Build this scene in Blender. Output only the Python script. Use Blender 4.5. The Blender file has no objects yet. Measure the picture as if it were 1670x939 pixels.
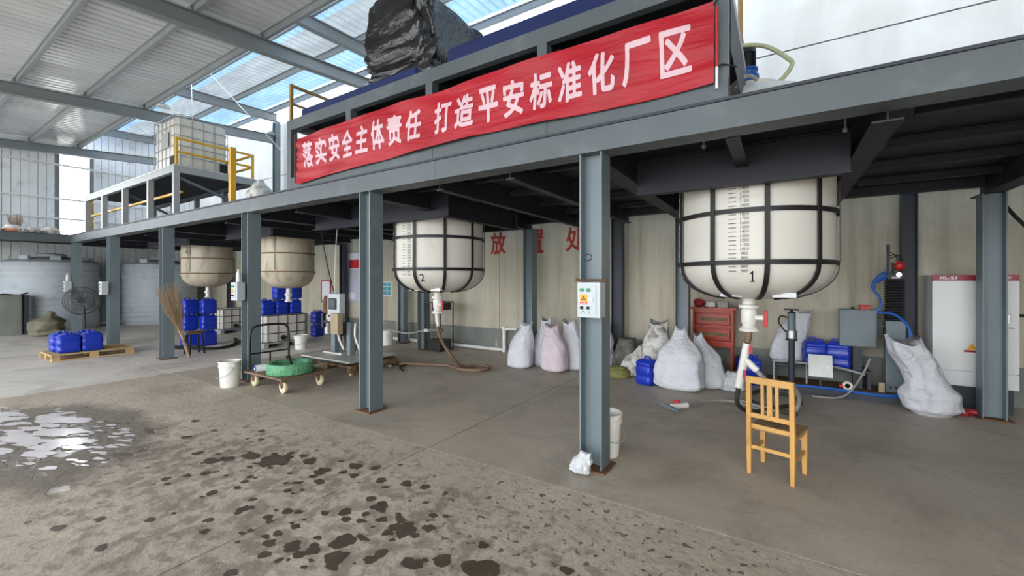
import bpy, bmesh, math, random
import numpy as np
from mathutils import Vector, Matrix, noise as mn

SC = bpy.context.scene
COL = SC.collection
PI = math.pi
random.seed(7)

# ------------------------------------------------------------------ camera, sky, exposure
cam_d = bpy.data.cameras.new('camera')
cam_d.sensor_width = 36.0
cam_d.lens = 36.0 * 687.0 / 1670.0
cam_d.shift_y = -12.5 / 1670.0
cam_d.clip_start = 0.05
cam_d.clip_end = 300
cam = bpy.data.objects.new('camera', cam_d)
COL.objects.link(cam)
cam.location = (0, 0, 1.6)
cam.rotation_euler = (PI / 2, 0, math.atan2(440, 687))
SC.camera = cam

world = bpy.data.worlds.new('overcast_sky')
SC.world = world
world.use_nodes = True
wn = world.node_tree.nodes
bg = wn['Background']
wtc = wn.new('ShaderNodeTexCoord')
wsx = wn.new('ShaderNodeSeparateXYZ')
wrp = wn.new('ShaderNodeValToRGB')
wrp.color_ramp.elements[0].position = 0.0
wrp.color_ramp.elements[0].color = (0.93, 0.96, 1.0, 1)
wrp.color_ramp.elements[1].position = 1.0
wrp.color_ramp.elements[1].color = (0.84, 0.92, 1.0, 1)
wl = world.node_tree.links
wl.new(wtc.outputs['Generated'], wsx.inputs[0])
wl.new(wsx.outputs['Z'], wrp.inputs[0])
wl.new(wrp.outputs[0], bg.inputs[0])
bg.inputs[1].default_value = 7.0

vs = SC.view_settings
vs.view_transform = 'Standard'
vs.look = 'None'
vs.gamma = 1.0
vs.use_curve_mapping = False
vs.exposure = 0.0
SC.cycles.max_bounces = 8
SC.cycles.diffuse_bounces = 5
SC.cycles.glossy_bounces = 3
SC.cycles.transmission_bounces = 4
SC.cycles.use_denoising = True


# ------------------------------------------------------------------ materials
def lin(v):
    v /= 255.0
    return v / 12.92 if v <= 0.04045 else ((v + 0.055) / 1.055) ** 2.4


def rgb(c, k=1.0):
    return (min(1, lin(c[0]) * k), min(1, lin(c[1]) * k), min(1, lin(c[2]) * k), 1)


class NT:
    def __init__(s, name):
        s.m = bpy.data.materials.new(name)
        s.m.use_nodes = True
        s.t = s.m.node_tree
        s.b = s.t.nodes['Principled BSDF']
        s.out = s.t.nodes['Material Output']

    def n(s, typ, **kw):
        o = s.t.nodes.new(typ)
        for k, v in kw.items():
            setattr(o, k, v)
        return o

    def l(s, a, b):
        s.t.links.new(a, b)

    def pos(s, scale=(1, 1, 1), obj=False):
        if obj:
            g = s.n('ShaderNodeTexCoord').outputs['Object']
        else:
            g = s.n('ShaderNodeNewGeometry').outputs['Position']
        if scale == (1, 1, 1):
            return g
        mp = s.n('ShaderNodeMapping')
        mp.inputs['Scale'].default_value = scale
        s.l(g, mp.inputs['Vector'])
        return mp.outputs[0]

    def noise(s, vec, scale, detail=4, rough=0.55, dist=0.0):
        o = s.n('ShaderNodeTexNoise')
        o.inputs['Scale'].default_value = scale
        o.inputs['Detail'].default_value = detail
        o.inputs['Roughness'].default_value = rough
        o.inputs['Distortion'].default_value = dist
        s.l(vec, o.inputs['Vector'])
        return o.outputs['Fac']

    def ramp(s, fac, stops):
        o = s.n('ShaderNodeValToRGB')
        e = o.color_ramp.elements
        while len(e) < len(stops):
            e.new(0.5)
        for i, (p, c) in enumerate(stops):
            e[i].position = p
            e[i].color = c if len(c) == 4 else (*c, 1)
        s.l(fac, o.inputs[0])
        return o.outputs[0]

    def gray(s, fac, p0, p1):
        return s.ramp(fac, [(p0, (0, 0, 0, 1)), (p1, (1, 1, 1, 1))])

    def mix(s, fac, a, b):
        o = s.n('ShaderNodeMix', data_type='RGBA')
        for sock, v in ((o.inputs[0], fac), (o.inputs[6], a), (o.inputs[7], b)):
            if hasattr(v, 'is_output'):
                s.l(v, sock)
            else:
                sock.default_value = v
        return o.outputs[2]

    def math(s, op, a, b=0.0, c=0.0):
        o = s.n('ShaderNodeMath', operation=op)
        for i, v in enumerate((a, b, c)):
            if hasattr(v, 'is_output'):
                s.l(v, o.inputs[i])
            else:
                o.inputs[i].default_value = v
        return o.outputs[0]

    def bump(s, h, strength, dist=0.01):
        o = s.n('ShaderNodeBump')
        o.inputs['Strength'].default_value = strength
        o.inputs['Distance'].default_value = dist
        s.l(h, o.inputs['Height'])
        s.l(o.outputs[0], s.b.inputs['Normal'])


def mat(name, col, rough=0.6, metal=0.0, var=0.12, vscale=3.0, bump=0.0, bscale=40.0, dirt=None, dlo=0.55, dhi=0.7,
        dscale=2.5, stretch=(1, 1, 1), spec=None, obj=False, emit=None, subsurf=0):
    t = NT(name)
    p = t.pos(stretch, obj)
    f = t.noise(p, vscale, 5)
    c = t.ramp(f, [(0.3, rgb(col, 1 - var)), (0.7, rgb(col, 1 + var))])
    if dirt:
        d = t.noise(p, dscale, 6, 0.65)
        c = t.mix(t.gray(d, dlo, dhi), c, rgb(dirt))
    t.l(c, t.b.inputs['Base Color'])
    t.b.inputs['Roughness'].default_value = rough
    t.b.inputs['Metallic'].default_value = metal
    if spec is not None:
        t.b.inputs['Specular IOR Level'].default_value = spec
    if bump:
        t.bump(t.noise(p, bscale, 3), bump)
    if emit:
        t.b.inputs['Emission Color'].default_value = rgb(col)
        t.b.inputs['Emission Strength'].default_value = emit
    return t.m


M = {}
M['steel'] = mat('grey_blue_painted_steel', (108, 121, 126), 0.45, 0.0, 0.08, 1.3, 0.05, 60, (126, 132, 130), 0.6, 0.75, 3)
M['steel_light'] = mat('pale_grey_steel', (150, 155, 156), 0.45, 0, 0.06, 1.5)
M['beam'] = mat('grey_beam_paint', (82, 90, 94), 0.5, 0, 0.12, 0.9, 0.04, 50, (104, 112, 114), 0.55, 0.75, 1.8)
M['dark_steel'] = mat('dark_steel', (52, 56, 64), 0.6, 0, 0.15, 1.2)
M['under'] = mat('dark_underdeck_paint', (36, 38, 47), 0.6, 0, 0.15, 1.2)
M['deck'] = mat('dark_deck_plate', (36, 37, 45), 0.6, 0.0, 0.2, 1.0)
M['black'] = mat('black_paint', (26, 25, 26), 0.5, 0, 0.2, 5)
M['black_matte'] = mat('black_rubber', (24, 24, 25), 0.75, 0, 0.2, 8)
M['rafter'] = mat('rafter_paint', (128, 134, 136), 0.5, 0, 0.06, 1)
M['purlin'] = mat('galvanised_purlin', (150, 154, 156), 0.45, 0.2, 0.08, 2)
M['white_steel'] = mat('white_enamel', (222, 224, 222), 0.35, 0, 0.03, 2)
M['grey_enamel'] = mat('grey_enamel', (182, 189, 191), 0.4, 0, 0.04, 2, dirt=(150, 150, 145), dlo=.62, dhi=.8)
M['pvc'] = mat('white_pvc', (228, 226, 218), 0.35, 0, 0.05, 8)
M['tank_white'] = mat('cream_plastic_tank', (220, 216, 206), 0.42, 0, 0.05, 2, 0.02, 12, (190, 180, 160), 0.6, 0.85, 3, (1, 1, .4))
M['tank_dirty'] = mat('stained_tank', (190, 180, 160), 0.6, 0, 0.1, 2, 0.08, 20, (132, 116, 92), 0.5, 0.75, 3, (1.6, 1.6, .35))
M['tank_grey'] = mat('pale_grey_tank', (176, 184, 190), 0.5, 0, 0.06, 1.5, dirt=(140, 146, 150), dlo=.55, dhi=.8)
M['blue'] = mat('blue_plastic', (22, 52, 172), 0.32, 0, 0.12, 6)
M['blue_dark'] = mat('navy_blue_paint', (20, 36, 84), 0.4, 0, 0.1, 2)
M['blue_paint'] = mat('blue_machine_paint', (20, 84, 160), 0.35, 0, 0.08, 6)
M['blue_hose'] = mat('blue_hose', (26, 92, 178), 0.4, 0, 0.1, 8)
M['red'] = mat('red_plastic', (190, 24, 34), 0.4, 0, 0.08, 8)
M['red_paint'] = mat('red_cabinet_paint', (172, 56, 30), 0.35, 0, 0.15, 4, dirt=(96, 34, 22), dlo=.6, dhi=.75)
M['red_text'] = mat('red_wall_paint', (160, 52, 40), 0.8, 0, 0.15, 5)
M['maroon'] = mat('maroon_band', (150, 30, 44), 0.4, 0, 0.05, 3)
M['yellow'] = mat('yellow_rail_paint', (206, 158, 24), 0.45, 0, 0.1, 4, dirt=(150, 116, 60), dlo=.58, dhi=.75)
M['yellow_brown'] = mat('ochre_pipe_paint', (150, 118, 60), 0.6, 0, 0.15, 4)
M['orange'] = mat('orange_label', (236, 160, 30), 0.5, 0, 0.02, 5)
M['green'] = mat('green_button', (26, 130, 92), 0.35, 0, 0.05, 5)
M['chrome'] = mat('bright_metal', (190, 192, 192), 0.3, 0.9, 0.05, 5)
M['alu'] = mat('aluminium_sheet', (196, 196, 190), 0.35, 0.6, 0.08, 6)
M['rust'] = mat('rusty_metal', (110, 78, 52), 0.8, 0.1, 0.35, 6, 0.1, 30)
M['wood'] = mat('pale_pallet_wood', (190, 160, 112), 0.75, 0, 0.15, 5, 0.05, 40, (140, 110, 72), .55, .75, 4, (1, 1, 3))
M['wood_dark'] = mat('dirty_pallet_wood', (110, 84, 56), 0.85, 0, 0.25, 6, 0.1, 40)
M['chair_wood'] = mat('varnished_chair_wood', (196, 150, 84), 0.42, 0, 0.14, 5, 0.03, 60, (150, 98, 46), .6, .78, 9, (1, 1, .3), obj=True)
M['seat_wood'] = mat('worn_seat_wood', (150, 116, 78), 0.6, 0, 0.2, 6, 0.06, 50, (86, 66, 50), .5, .7, 9, obj=True)
M['trolley'] = mat('rusty_brown_board', (120, 96, 78), 0.7, 0, 0.2, 3, 0.08, 40)
M['cream_wheel'] = mat('cream_wheel', (210, 200, 164), 0.5, 0, 0.1, 8)
M['olive'] = mat('olive_canvas', (112, 108, 90), 0.85, 0, 0.2, 4, 0.2, 18)
M['grey_canvas'] = mat('grey_cover', (128, 130, 122), 0.8, 0, 0.12, 3, 0.08, 30)
M['twig'] = mat('dry_twigs', (158, 136, 108), 0.85, 0, 0.25, 12)
M['clear'] = mat('clear_bottle_plastic', (220, 224, 226), 0.15, 0, 0.02, 5)
M['paper'] = mat('white_paper', (226, 226, 230), 0.7, 0, 0.03, 4)
M['lilac_paper'] = mat('lilac_grey_board', (186, 186, 200), 0.6, 0, 0.04, 3)
M['teal_paper'] = mat('teal_print', (84, 150, 160), 0.6, 0, 0.1, 9)
M['hose_grey'] = mat('grey_hose', (150, 148, 142), 0.5, 0, 0.15, 12)
M['hose_brown'] = mat('muddy_hose', (128, 104, 84), 0.6, 0, 0.2, 8)
M['hose_clear'] = mat('yellowish_clear_hose', (190, 192, 150), 0.25, 0, 0.1, 10)
M['screen'] = mat('dark_display', (44, 66, 64), 0.2, 0, 0.05, 5)
M['beige'] = mat('beige_case', (170, 150, 122), 0.6, 0, 0.08, 5)
M['ink'] = mat('faded_marker_ink', (92, 88, 78), 0.8, 0, 0.2, 6)
M['mesh_dark'] = mat('dark_crate_plastic', (54, 52, 48), 0.7, 0, 0.3, 6)


def sack_mat(name, col, var=.06, dirt=None):
    t = NT(name)
    p = t.pos((1, 1, 1), True)
    f = t.noise(p, 6, 5)
    c = t.ramp(f, [(0.3, rgb(col, 1 - var)), (0.7, rgb(col, 1 + var))])
    if dirt:
        c = t.mix(t.gray(t.noise(p, 7, 5), .5, .66), c, rgb(dirt))
    t.l(c, t.b.inputs['Base Color'])
    t.b.inputs['Roughness'].default_value = .5
    n1 = t.noise(t.pos((1, 1, 1.5), True), 5, 3, .5, 1.6)
    n2 = t.noise(t.pos((1, 1, 2.2), True), 16, 3, .6, 1.0)
    t.bump(t.math('ADD', n1, t.math('MULTIPLY', n2, .35)), 0.6, .045)
    return t.m


M['sack'] = sack_mat('white_woven_sack', (206, 207, 213))
M['sack_pink'] = sack_mat('pinkish_woven_sack', (208, 192, 200))
M['sack_dirty'] = sack_mat('dirty_woven_sack', (206, 204, 198), .1, (130, 124, 116))
M['sack_green'] = sack_mat('olive_green_sack', (120, 120, 66), .2)
M['sack_orange'] = sack_mat('sack_with_orange_print', (226, 224, 220), .05, (226, 120, 60))
M['dark_tarp'] = sack_mat('dark_patterned_tarp', (70, 68, 60), .4, (120, 116, 100))


def film_mat(name, col, rough, s1, st, metal=0.0):
    t = NT(name)
    p = t.pos((1, 1, 1), True)
    t.b.inputs['Base Color'].default_value = rgb(col)
    t.b.inputs['Roughness'].default_value = rough
    t.b.inputs['Metallic'].default_value = metal
    t.bump(t.noise(p, s1, 5, .6, 1.5), st, .05)
    return t.m


M['black_film'] = film_mat('black_plastic_film', (24, 24, 26), .24, 6, .5)
M['black_film'].node_tree.nodes['Principled BSDF'].inputs['Specular IOR Level'].default_value = .8
M['green_film'] = film_mat('green_stretch_film', (96, 160, 116), .25, 9, .7)
M['white_film'] = film_mat('white_plastic_bag', (214, 218, 220), .3, 14, .9)


def banner_mat():
    t = NT('red_banner_cloth')
    p = t.pos((1, 1, 1))
    c = t.ramp(t.noise(p, 1.5, 3), [(0.3, rgb((154, 8, 27))), (0.7, rgb((172, 13, 34)))])
    t.l(c, t.b.inputs['Base Color'])
    t.b.inputs['Roughness'].default_value = .55
    t.bump(t.noise(t.pos((.6, 1, 3.2)), 3, 3, .5, .6), .5, .04)
    return t.m


M['banner'] = banner_mat()
M['banner_text'] = mat('pinkish_white_print', (212, 180, 188), .6, 0, .03, 3)


def wall_mat():
    t = NT('board_marked_concrete')
    p = t.pos()
    st = t.noise(t.pos((2.6, 1, .16)), 1.5, 6, .7)
    low = t.ramp(st, [(.25, rgb((150, 143, 124))), (.5, rgb((188, 180, 160))), (.8, rgb((206, 200, 184)))])
    blot = t.gray(t.noise(p, 1.3, 6, .65), .52, .72)
    low = t.mix(t.math('MULTIPLY', blot, .45), low, rgb((146, 140, 124)))
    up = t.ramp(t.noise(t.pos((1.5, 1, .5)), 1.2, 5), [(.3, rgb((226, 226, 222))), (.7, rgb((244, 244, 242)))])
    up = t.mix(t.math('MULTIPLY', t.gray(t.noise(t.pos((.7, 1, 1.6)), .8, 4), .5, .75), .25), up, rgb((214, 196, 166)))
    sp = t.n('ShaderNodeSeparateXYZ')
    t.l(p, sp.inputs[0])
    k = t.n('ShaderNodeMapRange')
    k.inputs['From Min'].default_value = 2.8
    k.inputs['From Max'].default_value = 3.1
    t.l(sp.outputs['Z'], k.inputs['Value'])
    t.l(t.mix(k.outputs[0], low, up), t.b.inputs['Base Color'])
    t.b.inputs['Roughness'].default_value = .85
    t.bump(t.math('ADD', st, t.noise(p, 30, 3)), .25, .01)
    return t.m


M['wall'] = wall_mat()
M['skirt'] = mat('grey_skirting_paint', (124, 126, 120), .8, 0, .12, 2, .08, 30, (168, 160, 140), .58, .7, 2.5, (2, 1, .6))
M['cladding'] = mat('white_cladding', (232, 234, 236), .45, 0, .05, 1.5, dirt=(176, 178, 178), dlo=.55, dhi=.8)
M['cladding_seam'] = mat('cladding_seam', (120, 124, 128), .6, 0, .1, 2)


def roof_opaque():
    t = NT('white_coated_roof_sheet')
    p = t.pos()
    c = t.ramp(t.noise(t.pos((1, .2, 1)), 1.5, 4), [(.3, rgb((206, 209, 210))), (.7, rgb((226, 229, 230)))])
    t.l(c, t.b.inputs['Base Color'])
    t.b.inputs['Roughness'].default_value = .2
    return t.m


def roof_translucent(name, col, k):
    t = NT(name)
    tr = t.n('ShaderNodeBsdfTranslucent')
    df = t.n('ShaderNodeBsdfDiffuse')
    sp = t.n('ShaderNodeSeparateXYZ')
    t.l(t.pos(), sp.inputs[0])
    # the sheet is doubled at each rib, so the ribs pass less light; dust lies in broad patches
    w = t.math('PINGPONG', sp.outputs['X'], .1)
    rib = t.gray(w, .012, .03)
    dust = t.gray(t.noise(t.pos((.5, 1.4, 1)), 1.6, 5, .6), .35, .7)
    c = t.mix(rib, rgb(col, .5), t.mix(dust, rgb(col, .72), rgb(col)))
    t.l(c, tr.inputs[0])
    t.l(c, df.inputs[0])
    mx = t.n('ShaderNodeMixShader')
    mx.inputs[0].default_value = k
    t.l(df.outputs[0], mx.inputs[1])
    t.l(tr.outputs[0], mx.inputs[2])
    t.l(mx.outputs[0], t.out.inputs['Surface'])
    return t.m


M['roof'] = roof_opaque()
M['sky_blue'] = roof_translucent('blue_tinted_skylight', (178, 214, 244), .2)
M['sky_white'] = roof_translucent('milky_skylight', (226, 240, 252), .34)
M['sky_dull'] = roof_translucent('dull_skylight', (214, 222, 226), .12)


def floor_mat(name, a, b, rough_floor=False, rgh=.75):
    t = NT(name)
    p = t.pos()
    c = t.ramp(t.noise(p, .9, 6, .6), [(.3, rgb(a)), (.7, rgb(b))])
    fine = t.noise(p, 26, 5, .7)
    c = t.mix(t.math('MULTIPLY', t.gray(fine, .5, .75), .3), c, rgb((92, 82, 70)))
    sp = t.n('ShaderNodeSeparateXYZ')
    t.l(p, sp.inputs[0])

    def blob(cx, cy, rx, ry):
        dx = t.math('DIVIDE', t.math('SUBTRACT', sp.outputs['X'], cx), rx)
        dy = t.math('DIVIDE', t.math('SUBTRACT', sp.outputs['Y'], cy), ry)
        r = t.math('SQRT', t.math('ADD', t.math('MULTIPLY', dx, dx), t.math('MULTIPLY', dy, dy)))
        return t.math('SUBTRACT', 1.0, r)
    if rough_floor:
        # faint mottling everywhere on the trodden slab
        mot = t.gray(t.noise(p, 9, 5, .65, .3), .5, .66)
        c = t.mix(t.math('MULTIPLY', mot, .30), c, rgb((112, 98, 84)))
        mot2 = t.gray(t.noise(p, 1.4, 4, .6, .3), .5, .7)
        c = t.mix(t.math('MULTIPLY', mot2, .25), c, rgb((120, 106, 90)))
        # fine dark speckle towards the middle of the hall
        sn2 = t.noise(p, 19, 2, .45, .3)
        lane2 = t.math('MULTIPLY', t.math('MINIMUM', t.math('MAXIMUM', blob(-1.0, 2.3, 2.2, 1.0), -.8), .5), .22)
        drip = t.gray(t.math('ADD', sn2, lane2), .735, .765)
        damp = t.math('MULTIPLY', t.math('MINIMUM', t.math('MAXIMUM', blob(-3.0, 1.6, 3.6, 1.3), -.6), .5), .3)
        drip3 = t.math('MULTIPLY', t.gray(t.math('ADD', t.noise(p, 8, 3, .55, .4), damp), .60, .72), .55)
        drip = t.math('MAXIMUM', drip, drip3)
        c = t.mix(t.math('MULTIPLY', drip, .8), c, rgb((74, 63, 54)))
        # wet patch with standing water in its hollows
        pud = blob(-6.35, 1.0, 2.3, 1.2)
        wet = t.gray(t.math('ADD', pud, t.math('MULTIPLY', t.noise(p, 2.2, 4), .5)), .42, .62)
        c = t.mix(t.math('MULTIPLY', wet, .62), c, rgb((66, 58, 52)))
        core = t.math('MULTIPLY', t.math('MINIMUM', t.math('MAXIMUM', blob(-6.5, 1.0, 1.9, .85), -.8), .5), .3)
        pn = t.noise(t.pos((.75, 1.2, 1)), 4.6, 2.5, .5, .5)
        water = t.gray(t.math('ADD', pn, core), .66, .68)
        r1 = t.math('SUBTRACT', rgh, t.math('MULTIPLY', drip, .25))
        r = t.math('SUBTRACT', r1, t.math('MULTIPLY', water, rgh - .2))
        r = t.math('MAXIMUM', r, .2)
        t.l(r, t.b.inputs['Roughness'])
        hgt = t.math('MULTIPLY', t.noise(p, 20, 5, .65), t.math('SUBTRACT', 1.0, water))
        t.bump(hgt, .35, .02)
    else:
        st = t.gray(t.noise(p, 1.1, 7, .68, .6), .48, .75)
        c = t.mix(t.math('MULTIPLY', st, .5), c, rgb((86, 78, 68)))
        t.b.inputs['Roughness'].default_value = rgh
        t.bump(t.noise(p, 40, 4), .12, .01)
    t.l(c, t.b.inputs['Base Color'])
    return t.m


M['floor_rough'] = floor_mat('trodden_dirty_concrete', (172, 159, 143), (198, 186, 170), True, .8)
M['floor_in'] = floor_mat('smooth_grey_concrete', (166, 155, 140), (190, 180, 166), False, .55)
M['floor_pale'] = floor_mat('pale_concrete', (206, 198, 188), (224, 217, 208), False, .5)
M['joint'] = mat('dark_joint', (70, 62, 54), .9)
M['yard'] = mat('yard_concrete', (196, 192, 184), .9)


# ------------------------------------------------------------------ mesh builder
def root_loc(p):
    v = Vector((0, 0, 0))
    while p is not None:
        v = v + p.location
        p = p.parent
    return v


class MB:
    def __init__(s):
        s.v = []
        s.f = []

    def quad_ring(s, rings, closed=True, cap0=True, cap1=True):
        base = len(s.v)
        n = len(rings[0])
        for r in rings:
            s.v.extend(Vector(p) for p in r)
        for i in range(len(rings) - 1):
            for j in range(n if closed else n - 1):
                a = base + i * n + j
                b = base + i * n + (j + 1) % n
                s.f.append((a, b, b + n, a + n))
        if cap0:
            s.f.append(tuple(base + j for j in reversed(range(n))))
        if cap1:
            k = base + (len(rings) - 1) * n
            s.f.append(tuple(k + j for j in range(n)))
        return s

    def box(s, x0, y0, z0, x1, y1, z1):
        r0 = [(x0, y0, z0), (x1, y0, z0), (x1, y1, z0), (x0, y1, z0)]
        r1 = [(x, y, z1) for x, y, z in r0]
        return s.quad_ring([r0, r1])

    def bar(s, p0, p1, w, h, up=(0, 0, 1)):
        p0, p1 = Vector(p0), Vector(p1)
        d = (p1 - p0).normalized()
        u = Vector(up)
        if abs(d.dot(u)) > .98:
            u = Vector((1, 0, 0))
        sd = d.cross(u).normalized()
        u = sd.cross(d).normalized()
        rs = []
        for p in (p0, p1):
            rs.append([p - sd * w / 2 - u * h / 2, p + sd * w / 2 - u * h / 2, p + sd * w / 2 + u * h / 2, p - sd * w / 2 + u * h / 2])
        return s.quad_ring(rs)

    def cyl(s, p0, p1, r0, r1=None, n=16, cap=True):
        r1 = r0 if r1 is None else r1
        p0, p1 = Vector(p0), Vector(p1)
        d = (p1 - p0).normalized()
        u = Vector((0, 0, 1)) if abs(d.z) < .9 else Vector((1, 0, 0))
        a = d.cross(u).normalized()
        b = d.cross(a).normalized() * -1
        rs = []
        for p, r in ((p0, r0), (p1, r1)):
            rs.append([p + (a * math.cos(2 * PI * j / n) - b * math.sin(2 * PI * j / n)) * r * 1.0 for j in range(n)])
        return s.quad_ring(rs, True, cap, cap)

    def tube(s, pts, r, n=8, smooth=True, sub=5):
        P = [Vector(p) for p in pts]
        if smooth and len(P) > 2:
            Q = []
            for i in range(len(P) - 1):
                a = P[max(0, i - 1)]
                b = P[i]
                c = P[i + 1]
                d = P[min(len(P) - 1, i + 2)]
                for k in range(sub):
                    t = k / sub
                    Q.append(0.5 * ((2 * b) + (c - a) * t + (2 * a - 5 * b + 4 * c - d) * t * t + (3 * b - a - 3 * c + d) * t ** 3))
            Q.append(P[-1])
            P = Q
        rs = []
        u = None
        for i, p in enumerate(P):
            d = (P[min(len(P) - 1, i + 1)] - P[max(0, i - 1)]).normalized()
            if u is None:
                u = d.orthogonal().normalized()
            u = (u - d * u.dot(d))
            u = u.normalized() if u.length > 1e-6 else d.orthogonal().normalized()
            w = d.cross(u)
            rr = r[min(i, len(r) - 1)] if isinstance(r, (list, tuple)) else r
            rs.append([p + (u * math.cos(2 * PI * j / n) + w * math.sin(2 * PI * j / n)) * rr for j in range(n)])
        return s.quad_ring(rs)

    def lathe(s, prof, c=(0, 0, 0), n=32, cap0=True, cap1=True):
        rs = [[(c[0] + r * math.cos(2 * PI * j / n), c[1] + r * math.sin(2 * PI * j / n), c[2] + z) for j in range(n)] for r, z in prof]
        return s.quad_ring(rs, True, cap0, cap1)

    def loft(s, secs, c=(0, 0, 0), q=4):
        rs = []
        for z, hx, hy, cr in secs:
            ring = []
            cr = min(cr, hx * .98, hy * .98)
            for k, (sx, sy) in enumerate(((1, 1), (-1, 1), (-1, -1), (1, -1))):
                for j in range(q):
                    a = PI / 2 * (k + j / (q - 1))
                    ring.append((c[0] + sx * (hx - cr) + cr * math.cos(a), c[1] + sy * (hy - cr) + cr * math.sin(a), c[2] + z))
            rs.append(ring)
        return s.quad_ring(rs)

    def ibeam(s, p0, p1, h, w, up=(0, 0, 1), tf=.012, tw=.01):
        p0, p1 = Vector(p0), Vector(p1)
        d = (p1 - p0).normalized()
        u = Vector(up)
        sd = d.cross(u).normalized()
        u = sd.cross(d).normalized()
        s.bar(p0 + u * (h / 2 - tf / 2), p1 + u * (h / 2 - tf / 2), w, tf, u)
        s.bar(p0 - u * (h / 2 - tf / 2), p1 - u * (h / 2 - tf / 2), w, tf, u)
        s.bar(p0, p1, tw, h - 2 * tf, u)
        return s

    def xform(s, m):
        s.v = [m @ v for v in s.v]
        return s

    def add(s, o):
        b = len(s.v)
        s.v.extend(o.v)
        s.f.extend(tuple(i + b for i in f) for f in o.f)
        return s

    def build(s, name, m, parent=None, smooth=False, bevel=0.0, subsurf=0, angle=40):
        off = root_loc(parent)
        me = bpy.data.meshes.new(name)
        me.from_pydata([tuple(v - off) for v in s.v], [], s.f)
        me.materials.append(m)
        if smooth:
            me.polygons.foreach_set('use_smooth', [True] * len(me.polygons))
            try:
                me.set_sharp_from_angle(angle=math.radians(angle))
            except Exception:
                pass
        me.update()
        o = bpy.data.objects.new(name, me)
        COL.objects.link(o)
        if parent is not None:
            o.parent = parent
        if bevel:
            b = o.modifiers.new('bevel', 'BEVEL')
            b.width = bevel
            b.segments = 2
            b.limit_method = 'ANGLE'
            b.angle_limit = math.radians(35)
        if subsurf:
            b = o.modifiers.new('sub', 'SUBSURF')
            b.levels = subsurf
            b.render_levels = subsurf
        return o


def tag(o, label, cat, group=None):
    o['label'] = label
    o['category'] = cat
    if group:
        o['group'] = group
    return o


def thing(name, label, cat, loc=(0, 0, 0), rz=0.0, group=None):
    o = bpy.data.objects.new(name, None)
    o.empty_display_size = .1
    COL.objects.link(o)
    o.location = loc
    o.rotation_euler = (0, 0, rz)
    return tag(o, label, cat, group)


def struct(name, loc=(0, 0, 0)):
    o = bpy.data.objects.new(name, None)
    COL.objects.link(o)
    o.location = loc
    o['kind'] = 'structure'
    return o


def dup(root, loc, rz=0.0, label=None, group=None, scale=None):
    r = root.copy()
    COL.objects.link(r)
    r.location = loc
    r.rotation_euler = (0, 0, rz)
    if scale:
        r.scale = scale
    if label:
        r['label'] = label
    if group:
        r['group'] = group
    for ch in list(root.children):
        c = ch.copy()
        COL.objects.link(c)
        c.parent = r
        for g in list(ch.children):
            d = g.copy()
            COL.objects.link(d)
            d.parent = c
    return r


def share(o, parent, loc, name=None):
    c = o.copy()
    COL.objects.link(c)
    c.parent = parent
    c.location = loc
    return c


def text_mb(s, size, bold=0.0, sx=1.0):
    cu = bpy.data.curves.new('print', 'FONT')
    cu.body = s
    cu.size = size
    cu.align_x = 'CENTER'
    cu.align_y = 'CENTER'
    cu.offset = bold
    cu.resolution_u = 3
    ob = bpy.data.objects.new('print', cu)
    COL.objects.link(ob)
    dg = bpy.context.evaluated_depsgraph_get()
    me = bpy.data.meshes.new_from_object(ob.evaluated_get(dg))
    mb = MB()
    mb.v = [Vector((v.co.x * sx, v.co.y, 0)) for v in me.vertices]
    mb.f = [tuple(p.vertices) for p in me.polygons]
    bpy.data.objects.remove(ob)
    bpy.data.curves.remove(cu)
    bpy.data.meshes.remove(me)
    return mb


def facing(mb, loc, rz=0.0):
    """lettering drawn in XY is stood up to face -Y, then turned by rz about Z and moved to loc"""
    return mb.xform(Matrix.Translation(loc) @ Matrix.Rotation(rz, 4, 'Z') @ Matrix.Rotation(PI / 2, 4, 'X'))


def fit_text(mb, w, h):
    if not mb.v:
        return mb
    x0 = min(v.x for v in mb.v); x1 = max(v.x for v in mb.v)
    y0 = min(v.y for v in mb.v); y1 = max(v.y for v in mb.v)
    sx = w / max(1e-6, x1 - x0); sy = h / max(1e-6, y1 - y0)
    mb.v = [Vector(((v.x - (x0 + x1) / 2) * sx, (v.y - (y0 + y1) / 2) * sy, v.z)) for v in mb.v]
    return mb


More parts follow.
